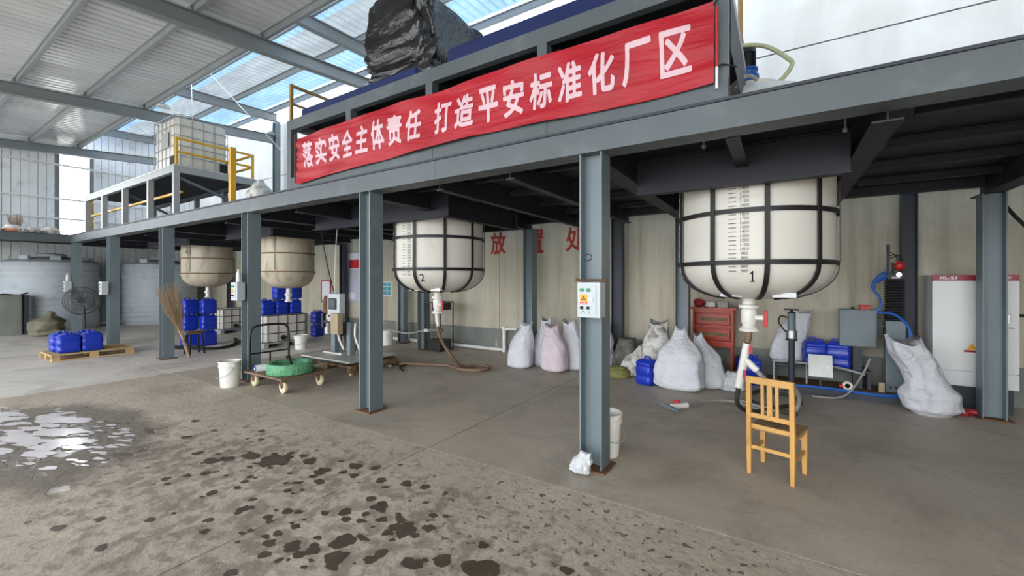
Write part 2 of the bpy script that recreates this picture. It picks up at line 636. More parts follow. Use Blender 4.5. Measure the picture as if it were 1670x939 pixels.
def bold_glyph(ch, w, h, fat=.06, N=64):
    """one brush-free bold character: the outline of the built-in font thickened on a grid, as one connected mesh"""
    t = fit_text(text_mb(ch, 1.0), 1.0, 1.0)
    pad = .1
    ax = (np.arange(N + 1) / N) * (1 + 2 * pad) - .5 - pad
    SS = 3
    n2 = (N + 1) * SS
    fx = (np.arange(n2) / (n2 - 1)) * (1 + 2 * pad) - .5 - pad
    GX, GY = np.meshgrid(fx, fx)
    msk = np.zeros_like(GX)
    for f in t.f:
        for k in range(1, len(f) - 1):
            a, b, c = t.v[f[0]], t.v[f[k]], t.v[f[k + 1]]
            d = (b.x - a.x) * (c.y - a.y) - (c.x - a.x) * (b.y - a.y)
            if abs(d) < 1e-12:
                continue
            i0, i1 = np.searchsorted(fx, (min(a.x, b.x, c.x), max(a.x, b.x, c.x)))
            j0, j1 = np.searchsorted(fx, (min(a.y, b.y, c.y), max(a.y, b.y, c.y)))
            X, Y = GX[j0:j1, i0:i1], GY[j0:j1, i0:i1]
            u = ((X - a.x) * (c.y - a.y) - (c.x - a.x) * (Y - a.y)) / d
            v = ((b.x - a.x) * (Y - a.y) - (X - a.x) * (b.y - a.y)) / d
            msk[j0:j1, i0:i1] = np.maximum(msk[j0:j1, i0:i1], ((u >= -1e-6) & (v >= -1e-6) & (u + v <= 1 + 1e-6)).astype(float))
    r = max(1, int(round(fat / 2 / (fx[1] - fx[0]))))
    o = msk.copy()
    for dy in range(-r, r + 1):
        for dx in range(-r, r + 1):
            if dx * dx + dy * dy <= r * r + 1:
                o = np.maximum(o, np.roll(np.roll(msk, dy, 0), dx, 1))
    for _ in range(2):
        o = (o + np.roll(o, 1, 0) + np.roll(o, -1, 0) + np.roll(o, 1, 1) + np.roll(o, -1, 1)) / 5
    F = o.reshape(N + 1, SS, N + 1, SS).mean((1, 3))
    mb = MB()
    idx = {}
    k_ = 1 / (1 + fat)

    def vid(key, x, y):
        if key not in idx:
            idx[key] = len(mb.v)
            mb.v.append(Vector((x * w * k_, y * h * k_, 0)))
        return idx[key]
    for j in range(N):
        for i in range(N):
            cs = ((i, j), (i + 1, j), (i + 1, j + 1), (i, j + 1))
            val = [F[y, x] - .5 for x, y in cs]
            if max(val) < 0:
                continue
            poly = []
            for q in range(4):
                (xa, ya), (xb, yb) = cs[q], cs[(q + 1) % 4]
                va, vb = val[q], val[(q + 1) % 4]
                if va >= 0:
                    poly.append(vid((xa, ya), ax[xa], ax[ya]))
                if (va >= 0) != (vb >= 0):
                    s = va / (va - vb)
                    poly.append(vid(tuple(sorted((cs[q], cs[(q + 1) % 4]))), ax[xa] + (ax[xb] - ax[xa]) * s, ax[ya] + (ax[yb] - ax[ya]) * s))
            if len(poly) >= 3:
                mb.f.append(tuple(poly))
    return mb


def chop(mb, step):
    """cut flat lettering so that it can follow a wavy cloth"""
    bm = bmesh.new()
    vs_ = [bm.verts.new(v) for v in mb.v]
    for f in mb.f:
        try:
            bm.faces.new([vs_[i] for i in f])
        except ValueError:
            pass
    for ax in (0, 1):
        lo = min(v.co[ax] for v in bm.verts)
        hi = max(v.co[ax] for v in bm.verts)
        x = lo + step
        while x < hi:
            co = Vector((0, 0, 0)); co[ax] = x
            no = Vector((0, 0, 0)); no[ax] = 1
            bmesh.ops.bisect_plane(bm, geom=bm.verts[:] + bm.edges[:] + bm.faces[:], plane_co=co, plane_no=no)
            x += step
    bm.verts.index_update()
    r = MB()
    r.v = [v.co.copy() for v in bm.verts]
    r.f = [tuple(v.index for v in f.verts) for f in bm.faces]
    bm.free()
    return r


# ================================================================== THE BUILDING
FX0, FX1, WY = -21.5, 6.0, 7.9

# floor: base with separate cast slabs, joints recessed
fl = struct('floor')
MB().box(FX0, -7, -.2, FX1, WY, -.014).build('joint_bed', M['joint'], fl)
MB().box(-70, -60, -.25, 60, 60, -.21).build('yard', M['yard'], fl)
gx = [FX0, -14.95, -8.9, -2.85, 3.2, FX1]
gy = [-7.0, -3.0, 2.95, WY]
for i in range(5):
    for j in range(3):
        m_ = M['floor_pale'] if i < 2 else (M['floor_in'] if j == 2 else M['floor_rough'])
        MB().box(gx[i] + .006, gy[j] + .006, -.15, gx[i + 1] - .006, gy[j + 1] - .006, 0).build('slab', m_, fl)

# dark wet drips on the trodden slab, thin films with ragged edges
M['wet'] = mat('dark_wet_film', (84, 71, 60), .42, 0, .2, 6)
M['water_glare'] = mat('water_with_painted_reflection', (240, 234, 236), .14, 0, .1, 9, .05, 30)
rnd = random.Random(3)


ZS = [.0006]


def stain(x, y, r, seed, mb=None, nn=26, sq=1.0, rot=0.0):
    mb = MB() if mb is None else mb
    b = len(mb.v)
    st = (.8 + .5 * mn.noise(Vector((seed, 1, 1)))) * sq
    ZS[0] += .00001
    cr, sr = math.cos(rot), math.sin(rot)
    for j in range(nn):
        a = 2 * PI * j / nn
        k = 1 + .55 * mn.noise(Vector((math.cos(a) * 1.3 + seed * 3.1, math.sin(a) * 1.3, .5))) + .22 * mn.noise(Vector((math.cos(a) * 4 + seed, math.sin(a) * 4, 2)))
        qx, qy = r * k * math.cos(a), r * k * st * math.sin(a)
        mb.v.append(Vector((x + qx * cr - qy * sr, y + qx * sr + qy * cr, ZS[0])))
    mb.f.append(tuple(range(b, b + nn)))
    return mb


for i, (x, y, r) in enumerate([(-4.27, 1.69, 0.081),
    (-4.181, 1.808, 0.061),
    (-4.075, 1.954, 0.101),
    (-3.789, 2.028, 0.131),
    (-3.795, 1.92, 0.069),
    (-3.512, 2.175, 0.081),
    (-3.254, 2.113, 0.067),
    (-3.101, 1.993, 0.054),
    (-3.09, 2.329, 0.063),
    (-2.957, 2.211, 0.05),
    (-3.078, 2.199, 0.036),
    (-3.163, 1.492, 0.052),
    (-3.153, 1.425, 0.03),
    (-2.394, 2.013, 0.074),
    (-2.532, 2.045, 0.045),
    (-2.537, 1.837, 0.051),
    (-2.459, 1.781, 0.037),
    (-2.029, 1.892, 0.082),
    (-1.928, 1.996, 0.048),
    (-2.103, 1.821, 0.039),
    (-2.265, 1.614, 0.075),
    (-2.203, 1.705, 0.046),
    (-2.165, 1.495, 0.064),
    (-1.64, 1.812, 0.056),
    (-1.756, 1.701, 0.062),
    (-1.405, 1.878, 0.102),
    (-1.986, 1.591, 0.046),
    (-2.481, 1.412, 0.063),
    (-2.622, 1.363, 0.045),
    (-2.143, 1.966, 0.037),
    (-2.252, 1.904, 0.041),
    (-2.398, 1.89, 0.029),
    (-2.21, 2.01, 0.025),
    (-1.926, 2.166, 0.021),
    (-2.116, 1.434, 0.038),
    (-2.541, 1.286, 0.036),
    (-2.685, 1.441, 0.035),
    (-2.083, 1.921, 0.028),
    (-2.377, 1.499, 0.03),
    (-3.162, 1.78, 0.033),
    (-2.023, 1.79, 0.026),
    (-2.809, 1.654, 0.03),
    (-2.13, 2.408, 0.021),
    (-1.998, 2.128, 0.033)]):
    stain(x, y, r, i + .37).build('stain', M['wet'], fl)
sm = MB()
for i in range(150):
    x, y = rnd.gauss(-2.7, 1.3), rnd.gauss(1.65, .45)
    if y < 2.8:
        stain(x, y, rnd.uniform(.012, .05), i * 1.7, sm, 12)
sm.build('stain', M['wet'], fl)['kind'] = 'stuff'

# puddles in the wet patch; near-white colour stands in for mirrored window and wall
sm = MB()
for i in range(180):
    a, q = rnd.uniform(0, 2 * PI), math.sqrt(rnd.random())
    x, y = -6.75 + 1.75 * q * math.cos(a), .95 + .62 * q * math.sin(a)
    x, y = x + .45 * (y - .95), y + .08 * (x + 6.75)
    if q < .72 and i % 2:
        stain(x, y, rnd.uniform(.11, .24), i * 2.3 + 50, None, 30, .42, .42).build('puddle', M['water_glare'], fl)
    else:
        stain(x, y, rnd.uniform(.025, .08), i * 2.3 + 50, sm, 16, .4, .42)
sm.build('puddle', M['water_glare'], fl)['kind'] = 'stuff'

# back wall: cast panels with an open horizontal joint, grey painted skirting
wb = struct('wall_back', (0, WY, 0))
xs = [FX0, -18, -14.2, -10.8, -8.3, -5.4, -2.45, 1.45, FX1]
for i in range(len(xs) - 1):
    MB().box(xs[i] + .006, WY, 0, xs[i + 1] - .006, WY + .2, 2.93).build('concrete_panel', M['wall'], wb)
xu = [FX0, -14.2, -5.4, FX1]
for i in range(3):
    for z0, z1 in ((2.935, 5.19), (5.212, 6.95)):
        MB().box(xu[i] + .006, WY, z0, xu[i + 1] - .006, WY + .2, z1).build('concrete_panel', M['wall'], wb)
MB().box(FX0, WY + .03, 0, FX1, WY + .2, 6.9).build('joint_bed', M['dark_steel'], wb)
for ch, x in (('放', -5.43), ('置', -4.47), ('处', -3.53)):
    t = bold_glyph(ch, .42, .5, .05)
    facing(t, (x, WY - .004, 2.44)).build('painted_character', M['red_text'], wb)
bb = struct('baseboard_back', (0, WY, 0))
MB().box(FX0, WY - .006, 0, FX1, WY + .001, .503).build('skirting_paint', M['skirt'], bb)

# left gable wall: ribbed cladding on girts, with an open bay
wl_ = struct('wall_left', (FX0, 0, 0))
pm = None
OY0, OY1, OZ0, OZ1 = 3.93, 4.69, 3.15, 6.09


def cladding(y, z0, z1):
    mb = MB()
    x = FX0
    mb.box(x - .04, y + .007, z0, x, y + .193, z1)
    return mb.build('cladding_sheet', M['cladding'], wl_, bevel=0)


y = -7.0
protos = {}
while y < WY - .05:
    for key, z0, z1 in (('low', 0, OZ0), ('mid', OZ0, OZ1), ('high', OZ1, 7.3)):
        if key == 'mid' and -5.0 < y + .1 < 2.2:
            continue  # wide unseen opening, added to light the puddles and left floor
        if key == 'mid' and OY0 - .1 < y + .1 < OY1 + .05:
            continue
        if key == 'high' and y < -1:
            z1 = 6.0
        k2 = (key, z1)
        if k2 not in protos:
            protos[k2] = (cladding(y, z0, z1), y)
        else:
            share(protos[k2][0], wl_, (0, y - protos[k2][1], 0))
    y += .2
bk = MB()
bk.box(FX0 - .06, 2.2, 0, FX0 - .041, OY0, 7.25)
bk.box(FX0 - .06, -7, 0, FX0 - .041, 2.2, OZ0)
bk.box(FX0 - .06, -7, OZ1, FX0 - .041, 2.2, 7.25 if False else 6.2)
bk.box(FX0 - .06, OY1, 0, FX0 - .041, WY, 7.25)
bk.box(FX0 - .06, OY0, 0, FX0 - .041, OY1, OZ0)
bk.box(FX0 - .06, OY0, OZ1, FX0 - .041, OY1, 7.25)
bk.build('seam_backing', M['cladding_seam'], wl_)
for z in (1.2, 2.9, 3.78, 4.47, 5.67):
    MB().bar((FX0 + .05, -7, z), (FX0 + .05, WY, z), .06, .06).build('girt', M['white_steel'], wl_)
# what stands in the yard beyond the opening
yw = struct('trim_1', (-40, 6, 0))
MB().box(-40.2, -4, -.2, -40, 30, 4.3).build('yard_wall', M['yard'], yw)
MB().box(-40.3, -4, 4.3, -39.9, 30, 4.45).build('yard_wall_coping', M['steel_light'], yw)

# right wall (outside the frame, it keeps the right end of the hall dim)
wr = struct('wall_right', (FX1, 0, 0))
MB().box(FX1, -7, 0, FX1 + .2, WY + .2, 7.4).build('concrete_panel', M['wall'], wr)

SL = .086


def zl(y):
    return 5.63 + SL * y


def zu(y):
    return 6.9 + .04 * (y - 5)


def ribbed(x0, x1, y0, y1, zf, pitch=.2, h=.028, m_=None, parent=None, name='roof_sheet'):
    mb = MB()
    n = int(round((x1 - x0) / pitch))
    pr = []
    for i in range(n):
        a = x0 + i * (x1 - x0) / n
        pr += [(a, 0), (a + pitch * .68, 0), (a + pitch * .76, h), (a + pitch * .92, h)]
    pr.append((x1, 0))
    r0 = [(x, y0, zf(y0) + z) for x, z in pr]
    r1 = [(x, y1, zf(y1) + z) for x, z in pr]
    b = len(mb.v)
    mb.v += [Vector(p) for p in r0 + r1]
    k = len(pr)
    for i in range(k - 1):
        mb.f.append((b + i, b + k + i, b + k + i + 1, b + i + 1))
    return mb.build(name, m_, parent)


bays = [FX0, -14.2, -8.2, -2.55, FX1]
c1 = struct('ceiling')
for i in range(4):
    for y0, y1 in ((-7, -3.2), (-3.2, .6), (.6, 4.25)):
        ribbed(bays[i], bays[i + 1], y0, y1, lambda q: zl(q) + .30, m_=M['roof'], parent=c1)
for k in range(11):
    y = 4.17 - 1.12 * k
    if y < -6.9:
        break
    MB().ibeam((FX0, y, zl(y) + .215), (FX1, y, zl(y) + .215), .155, .06).build('purlin', M['purlin'], c1)
    for X in (-20.3, -14.2, -8.2, -2.55):
        MB().box(X - .05, y - .045, zl(y) + .12, X - .042, y + .045, zl(y) + .28).build('purlin_cleat', M['rafter'], c1)
for X in (-20.3, -14.2, -8.2, -2.55):
    MB().ibeam((X, -7, zl(-7)), (X, 7.5, zl(7.5)), .26, .16).build('rafter', M['rafter'], c1)

c2 = struct('ceiling.001')
for i in range(4):
    for y0, y1, k in ((3.6, 5.45, 'sky_blue'), (5.45, 6.5, 'sky_dull'), (6.5, 7.35, 'sky_blue'), (7.35, 8.6, 'sky_white')):
        ribbed(bays[i], bays[i + 1], y0, y1, lambda q: zu(q) + .30, m_=M[k], parent=c2)
for y in (3.9, 5.1, 6.3, 7.45):
    MB().ibeam((FX0, y, zu(y) + .215), (FX1, y, zu(y) + .215), .155, .06).build('purlin', M['purlin'], c2)
for X in (-20.3, -14.2, -8.2, -2.55):
    MB().ibeam((X, 3.6, zu(3.6)), (X, 7.6, zu(7.6)), .25, .14).build('rafter', M['rafter'], c2)


# ------------------------------------------------------------------ full-height and wall columns behind the deck
def hcol(name, x, y, z1, label, w=.2, m_='steel', z0=0.0, plate=True, fl=.2):
    t = thing(name, label, 'column', (x, y, z0))
    MB().ibeam((x, y, z0), (x, y, z1), w, fl, (1, 0, 0), .014, .01).build('shaft', M[m_], t)
    if plate:
        MB().box(x - w / 2 - .04, y - fl / 2 - .04, z0 - .002, x + w / 2 + .04, y + fl / 2 + .04, z0 + .014).build('base_plate', M['rust'] if m_ == 'steel' else M['dark_steel'], t)
    return t


for X, lab in ((-14.2, 'tall grey roof column rising behind the raised white cage tank'),
               (-8.2, 'roof column by the concrete wall behind the first caged tank on the left'),
               (-2.55, 'roof column by the wall behind the column with the big control box')):
    t = hcol('roof_column', X, 7.6, zu(7.6) - .13, lab, m_='dark_steel' if X > -3 else 'steel', fl=.16)
    MB().box(X - .11, 7.35, zl(7.5) + .1, X + .11, 7.49, zl(7.5) + .2).build('bracket', M['rafter'], t)
for X, lab in ((-17.7, 'slim wall column far back between the two stained tanks'),
               (-10.8, 'dark wall column beside the red framed notice'),
               (1.45, 'dark wall column between the ribbed machine and the white cabinet')):
    hcol('wall_column', X, 7.72, 2.86, lab, .16, 'dark_steel', fl=.16)

# ------------------------------------------------------------------ the steel mezzanine
BZ0, BZ1 = 2.675, 2.872
front = [(-17.1, 'far corner column of the mezzanine with a small control box', ),
         (-13.9, 'mezzanine column behind the pallet of blue cans'),
         (-10.6, 'mezzanine column with the twig broom leaning on it'),
         (-7.2, 'mezzanine column behind the platform trolley, bottle on its box'),
         (-4.28, 'bare front column left of the caged tank marked 2'),
         (-1.36, 'large foreground column carrying the warning-labelled control box')]
for X, *lab in front:
    hcol('steel_column', X, 3.45, BZ0, lab[0], .2, 'steel')
hcol('steel_column', 2.05, 3.45, BZ0, 'front column beyond the right edge of the picture')
for X, lab in ((-7.0, 'back row column under the deck with the hose crossing it left of tank 2 valve'),
               (-4.14, 'back row column between the painted red characters'),
               (-1.33, 'back row column behind the white sacks beside the red cabinet'),
               (2.05, 'wide column in front of the white electrical cabinet')):
    hcol('steel_column', X, 7.12, 2.604, lab, .2, 'steel')

eb = thing('edge_beam', 'long grey front beam of the mezzanine running under the red banner', 'beam', (0, 3.4, BZ0))
bx = [-17.15, -14.0, -8.5, -3.1, 2.2, FX1 - .02]
for i in range(5):
    g = MB()
    g.box(bx[i] + .002, 3.33, BZ0, bx[i + 1] - .002, 3.345, BZ1)
    g.box(bx[i] + .002, 3.345, BZ0, bx[i + 1] - .002, 3.55, BZ0 + .014)
    g.box(bx[i] + .002, 3.345, BZ1 - .014, bx[i + 1] - .002, 3.55, BZ1)
    g.build('channel', M['beam'], eb)
MB().box(-17.15, 3.315, BZ1 + .001, FX1 - .02, 3.36, BZ1 + .022).build('plate_edge', M['dark_steel'], eb)
wbm = thing('edge_beam', 'left wing edge beam of the mezzanine in front of the big grey tanks', 'beam', (-17.1, 0, BZ0))
g = MB()
g.box(-17.06, -3, BZ0, -17.045, 3.325, BZ1)
g.box(-17.25, -3, BZ0, -17.06, 3.325, BZ0 + .014)
g.build('channel', M['beam'], wbm)
MB().box(-17.1, -3, BZ1 + .001, -17.03, 3.3, BZ1 + .022).build('plate_edge', M['dark_steel'], wbm)

TANKS = [(-.28, 5.4, .77), (-4.94, 5.4, .77), (-9.58, 5.4, .58), (-13.7, 5.4, .62)]


def holed(x0, x1, y0, y1, z0, z1, cx, cy, r, n=32):
    """deck plate with a round hole"""
    mb = MB()
    inn, outp = [], []
    for j in range(n):
        a = 2 * PI * (j + .5) / n
        dx, dy = math.cos(a), math.sin(a)
        ts = []
        if dx > 1e-9: ts.append((x1 - cx) / dx)
        if dx < -1e-9: ts.append((x0 - cx) / dx)
        if dy > 1e-9: ts.append((y1 - cy) / dy)
        if dy < -1e-9: ts.append((y0 - cy) / dy)
        tt = min(ts)
        inn.append((cx + r * dx, cy + r * dy))
        outp.append((cx + tt * dx, cy + tt * dy))
    for z, flip in ((z0, True), (z1, False)):
        b = len(mb.v)
        mb.v += [Vector((x, y_, z)) for x, y_ in inn + outp]
        for j in range(n):
            k = (j + 1) % n
            f = (b + j, b + n + j, b + n + k, b + k)
            mb.f.append(f if not flip else f[::-1])
    for ring in (0, n):
        for j in range(n):
            k = (j + 1) % n
            mb.f.append((ring + j, ring + k, 2 * n + ring + k, 2 * n + ring + j))
    # corners
    for X, Y in ((x0, y0), (x1, y0), (x1, y1), (x0, y1)):
        a = math.atan2(Y - cy, X - cx)
        js = sorted(range(n), key=lambda j: abs(((2 * PI * (j + .5) / n - a + PI) % (2 * PI)) - PI))[:2]
        for z, base in ((z0, 0), (z1, 2 * n)):
            b = len(mb.v)
            mb.v.append(Vector((X, Y, z)))
            mb.f.append((b, base + n + js[0], base + n + js[1]))
    return mb


dk = thing('mezzanine_deck', 'dark steel deck of the mezzanine seen from below', 'deck', (0, 5.5, BZ1))
D0, D1 = BZ1 + .002, BZ1 + .02
cuts = [FX0 + .1]
ed = [FX0 + .1, -15.2, -12.2, -11.0, -8.2, -6.6, -3.2, -1.6, 1.1, FX1 - .05]
for i in range(len(ed) - 1):
    x0, x1 = ed[i] + .002, ed[i + 1] - .002
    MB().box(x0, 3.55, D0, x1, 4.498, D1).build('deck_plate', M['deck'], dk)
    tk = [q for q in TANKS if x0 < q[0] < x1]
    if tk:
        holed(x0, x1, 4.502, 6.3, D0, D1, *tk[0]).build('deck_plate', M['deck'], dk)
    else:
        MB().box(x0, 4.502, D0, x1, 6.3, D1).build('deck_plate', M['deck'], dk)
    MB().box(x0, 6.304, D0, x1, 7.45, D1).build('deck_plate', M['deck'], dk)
MB().box(FX0 + .1, -3, D0, -17.11, 3.546, D1).build('deck_plate', M['deck'], dk)
# girders and joists under the plate
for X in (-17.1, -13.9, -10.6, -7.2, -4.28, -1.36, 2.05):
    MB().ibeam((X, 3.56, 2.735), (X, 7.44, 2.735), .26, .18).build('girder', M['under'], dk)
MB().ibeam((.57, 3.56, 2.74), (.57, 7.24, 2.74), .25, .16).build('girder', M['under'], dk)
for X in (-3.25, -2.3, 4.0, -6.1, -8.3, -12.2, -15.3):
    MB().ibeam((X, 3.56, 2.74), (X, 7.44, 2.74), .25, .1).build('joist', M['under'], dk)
MB().ibeam((-.31, 3.56, 2.765), (-.31, 4.5, 2.765), .21, .1).build('joist', M['under'], dk)
for x0, x1 in ((-1.30, .485), (-7.1, -3.94), (-10.5, -8.6), (-15.2, -12.5)):
    for y in (4.5, 6.34):
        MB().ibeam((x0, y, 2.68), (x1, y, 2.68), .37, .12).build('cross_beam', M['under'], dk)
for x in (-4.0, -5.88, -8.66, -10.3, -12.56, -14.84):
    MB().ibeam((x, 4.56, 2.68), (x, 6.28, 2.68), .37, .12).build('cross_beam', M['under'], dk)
for y in (4.1, 5.0, 5.9, 6.8):
    MB().ibeam((.80, y, 2.825), (FX1 - .1, y, 2.825), .085, .06).build('cross_beam', M['under'], dk)
    MB().ibeam((-4.15, y, 2.825), (-1.5, y, 2.825), .085, .06).build('cross_beam', M['under'], dk)
MB().ibeam((-17.0, 7.3, 2.79), (FX1 - .1, 7.3, 2.79), .14, .12).build('cross_beam', M['under'], dk)
for y in (1.8, -.5, -2.5):
    MB().ibeam((FX0 + .2, y, 2.74), (-17.2, y, 2.74), .24, .1).build('joist', M['under'], dk)


# ------------------------------------------------------------------ raised platform with the banner
p1 = thing('raised_platform', 'grey steel platform on the mezzanine that carries the red banner', 'platform', (-3.3, 4.7, D1))
PX0, PX1, PY0, PY1, PZ = -6.16, -.33, 3.50, 5.85, 3.95
for x in (PX0 + .05, -4.73, -3.31, -1.88, PX1 - .05):
    MB().box(x - .05, PY0 - .05, D1, x + .05, PY0 + .05, PZ - .151).build('post', M['beam'], p1)
    MB().box(x - .05, PY1 - .05, D1, x + .05, PY1 + .05, PZ - .151).build('post', M['beam'], p1)
MB().box(PX0, PY0 - .05, PZ - .15, PX1, PY0 + .03, PZ).build('top_beam', M['beam'], p1)
MB().box(PX0, PY1 - .03, PZ - .15, PX1, PY1 + .05, PZ).build('top_beam', M['dark_steel'], p1)
for x in (PX0 + .04, PX1 - .04):
    MB().box(x - .04, PY0 + .031, PZ - .12, x + .04, PY1 - .031, PZ).build('end_beam', M['steel_light'], p1)
for x in (-4.73, -3.31, -1.88):
    MB().box(x - .03, PY0 + .031, PZ - .11, x + .03, PY1 - .031, PZ - .03).build('joist', M['dark_steel'], p1)
MB().box(PX0, PY0 - .045, D1 + .03, PX1, PY0 + .0, 3.10).add(MB().box(PX0, PY0 - .03, D1, PX1, PY0 - .02, D1 + .03)).build('bottom_rail', M['beam'], p1)
MB().box(PX0 + .085, PY0 + .04, PZ - .028, PX1 - .085, PY1 - .04, PZ - .005).build('floor_plate', M['deck'], p1)
MB().box(PX1 - .002, PY0 + .1, PZ - .6, PX1 + .004, PY1 - .1, PZ - .13).build('side_panel', M['dark_steel'], p1)
MB().box(-5.95, PY0 + .05, PZ + .001, -3.62, PY1 - .1, PZ + .16).build('floor_panel', M['blue_dark'], p1, bevel=.008)
MB().box(-3.12, PY0 + .05, PZ + .001, -.55, PY1 - .1, PZ + .21).build('floor_panel', M['blue_dark'], p1, bevel=.008)
r = MB()
r.bar((PX0 + .03, PY0, PZ), (PX0 + .03, PY0, PZ + .56), .04, .04)
r.bar((PX0 + .03, PY1, PZ), (PX0 + .03, PY1, PZ + .56), .04, .04)
r.bar((PX0 + .03, PY0, PZ + .54), (PX0 + .03, PY1, PZ + .54), .035, .035)
r.bar((PX0 + .03, PY0, PZ + .27), (PX0 + .03, PY1, PZ + .27), .03, .03)
r.build('end_railing', M['yellow_brown'], p1)


# the banner
def by(x, z):
    u = (x + 5.84) / 5.42
    v = (z - 3.02) / .61
    return 3.405 + .012 * math.sin(9 * u + 3 * v) + .010 * math.sin(23 * u - 4 * v) + .008 * math.sin(41 * u + 6 * v * v) \
        + .012 * math.exp(-u * 9) * math.sin(28 * v + 12 * u) + .008 * math.exp(-(1 - u) * 12) * math.sin(22 * v)


def bz(u, v):
    lo = 2.965 + .085 * u + .055 * math.sin(PI * min(1, u * 1.1)) + .008 * math.sin(13 * u)
    hi = 3.62 + .025 * u + .03 * math.sin(PI * u) - .012 * max(0, math.sin(5 * PI * u))
    return lo + (hi - lo) * v


bn = thing('banner', 'long red cloth banner with white Chinese slogan tied to the platform front', 'banner', (-3.1, 3.4, 3.0))
mb = MB()
nu, nv = 150, 18
for j in range(nv + 1):
    for i in range(nu + 1):
        u, v = i / nu, j / nv
        x = -5.84 + 5.42 * u
        z = bz(u, v)
        mb.v.append(Vector((x, by(x, z), z)))
b2 = len(mb.v)
mb.v += [p + Vector((0, .003, 0)) for p in mb.v[:b2]]
for j in range(nv):
    for i in range(nu):
        a = j * (nu + 1) + i
        mb.f.append((a, a + 1, a + nu + 2, a + nu + 1))
        mb.f.append((b2 + a, b2 + a + nu + 1, b2 + a + nu + 2, b2 + a + 1))
mb.build('cloth', M['banner'], bn, smooth=True)


def slogan(txt, x0, x1):
    n = len(txt)
    p = (x1 - x0) / n
    for i, ch in enumerate(txt):
        t = bold_glyph(ch, .232, .345, .06)
        cx = x0 + p * (i + .5)
        u = (cx + 5.84) / 5.42
        zc = 3.352
        for q in t.v:
            X, Z = cx + q.x, zc + q.y
            q.x, q.y, q.z = X, by(X, Z) - .004, Z
        t.build('printed_character', M['banner_text'], bn)


slogan('落实安全主体责任', -5.70, -3.36)
slogan('打造平安标准化厂区', -3.21, -.54)
MB().cyl((-.40, 3.40, 3.60), (-.40, 3.40, 3.16), .010).build('end_stick', M['red'], bn, smooth=True)
MB().cyl((-.40, 3.40, 3.159), (-.40, 3.40, 3.0), .010).build('stick_end', M['paper'], bn, smooth=True)
MB().cyl((-5.86, 3.40, 3.68), (-5.86, 3.40, 2.99), .012).build('end_stick', M['rust'], bn, smooth=True)
tr = MB()
tr.tube([(-.40, 3.40, 3.16), (-.36, 3.43, 3.18), (-.28, 3.5, 3.17)], .006)
tr.tube([(-.42, 3.40, 3.62), (-.40, 3.44, 3.68), (-.37, 3.47, 3.76)], .006)
tr.build('tie_cord', M['black_matte'], bn)

# left raised platform
p2 = thing('raised_platform', 'grey steel platform on the mezzanine under the caged white tank', 'platform', (-13.3, 4.2, D1))
QX0, QX1, QY0, QY1, QZ = -16.3, -10.24, 3.50, 4.97, 3.93
for x in (QX1 - .05, -11.66, -13.25, -14.8, QX0 + .05):
    MB().box(x - .05, QY0 - .05, D1, x + .05, QY0 + .05, QZ - .151).build('post', M['steel_light'], p2)
    MB().box(x - .05, QY1 - .05, D1, x + .05, QY1 + .05, QZ - .151).build('post', M['beam'], p2)
MB().box(QX0, QY0 - .05, QZ - .15, QX1, QY0 + .03, QZ - .02).build('top_beam', M['steel_light'], p2)
MB().box(QX1 - .08, QY0 + .031, QZ - .15, QX1, QY1 + .05, QZ - .02).build('end_beam', M['steel_light'], p2)
MB().box(QX0, QY1 - .03, QZ - .15, QX1 - .081, QY1 + .05, QZ - .02).build('top_beam', M['dark_steel'], p2)
MB().box(QX0, QY0 - .06, QZ - .019, QX1 + .01, QY1 + .06, QZ).build('floor_plate', M['alu'], p2)
MB().box(QX0 + .05, QY0 + .04, QZ - .06, QX1 - .1, QY1 - .04, QZ - .022).build('underside_plate', M['deck'], p2)
MB().bar((QX1 - .06, QY0 + .07, QZ - .25), (QX1 - .06, QY1 - .1, D1 + .35), .05, .05).build('brace', M['beam'], p2)
MB().bar((-13.3, QY0 + .07, QZ - .25), (-13.3, QY1 - .1, D1 + .15), .05, .05).build('brace', M['beam'], p2)
g = MB()
for y in (QY0, QY1 - .02):
    g.bar((QX1 - .03, y, QZ), (QX1 - .03, y, QZ + .56), .045, .045)
for z in (.54, .27):
    g.bar((QX1 - .03, QY0, QZ + z), (QX1 - .03, QY1, QZ + z), .04, .04)
    g.bar((QX1 - .03, QY1 - .02, QZ + z), (QX0 + .5, QY1 - .02, QZ + z), .04, .04)
g.build('end_railing', M['yellow'], p2)

dr = thing('deck_railing', 'faded yellow guard rail along the mezzanine edge under the left platform', 'railing', (-13.5, 3.62, D1))
for x in (-17.0, -16.6):
    MB().bar((x, 3.64, D1), (x, 3.64, D1 + 1.0), .06, .06).build('post', M['yellow'], dr)
for z, m_ in ((.53, 'yellow'), (.98, 'yellow_brown')):
    MB().bar((-17.0, 3.64, D1 + z), (-10.4 if z < .6 else -16.4, 3.64, D1 + z), .045, .045).build('rail', M[m_], dr)
yp = thing('yellow_post', 'thick yellow guard post at the deck edge right of the caged tank', 'post', (-8.17, 3.6, D1))
MB().bar((-8.17, 3.6, D1 + .012), (-8.17, 3.6, D1 + 1.05), .09, .09).build('post', M['yellow'], yp, bevel=.008)
MB().box(-8.25, 3.52, D1, -8.09, 3.68, D1 + .012).build('foot_plate', M['rust'], yp)


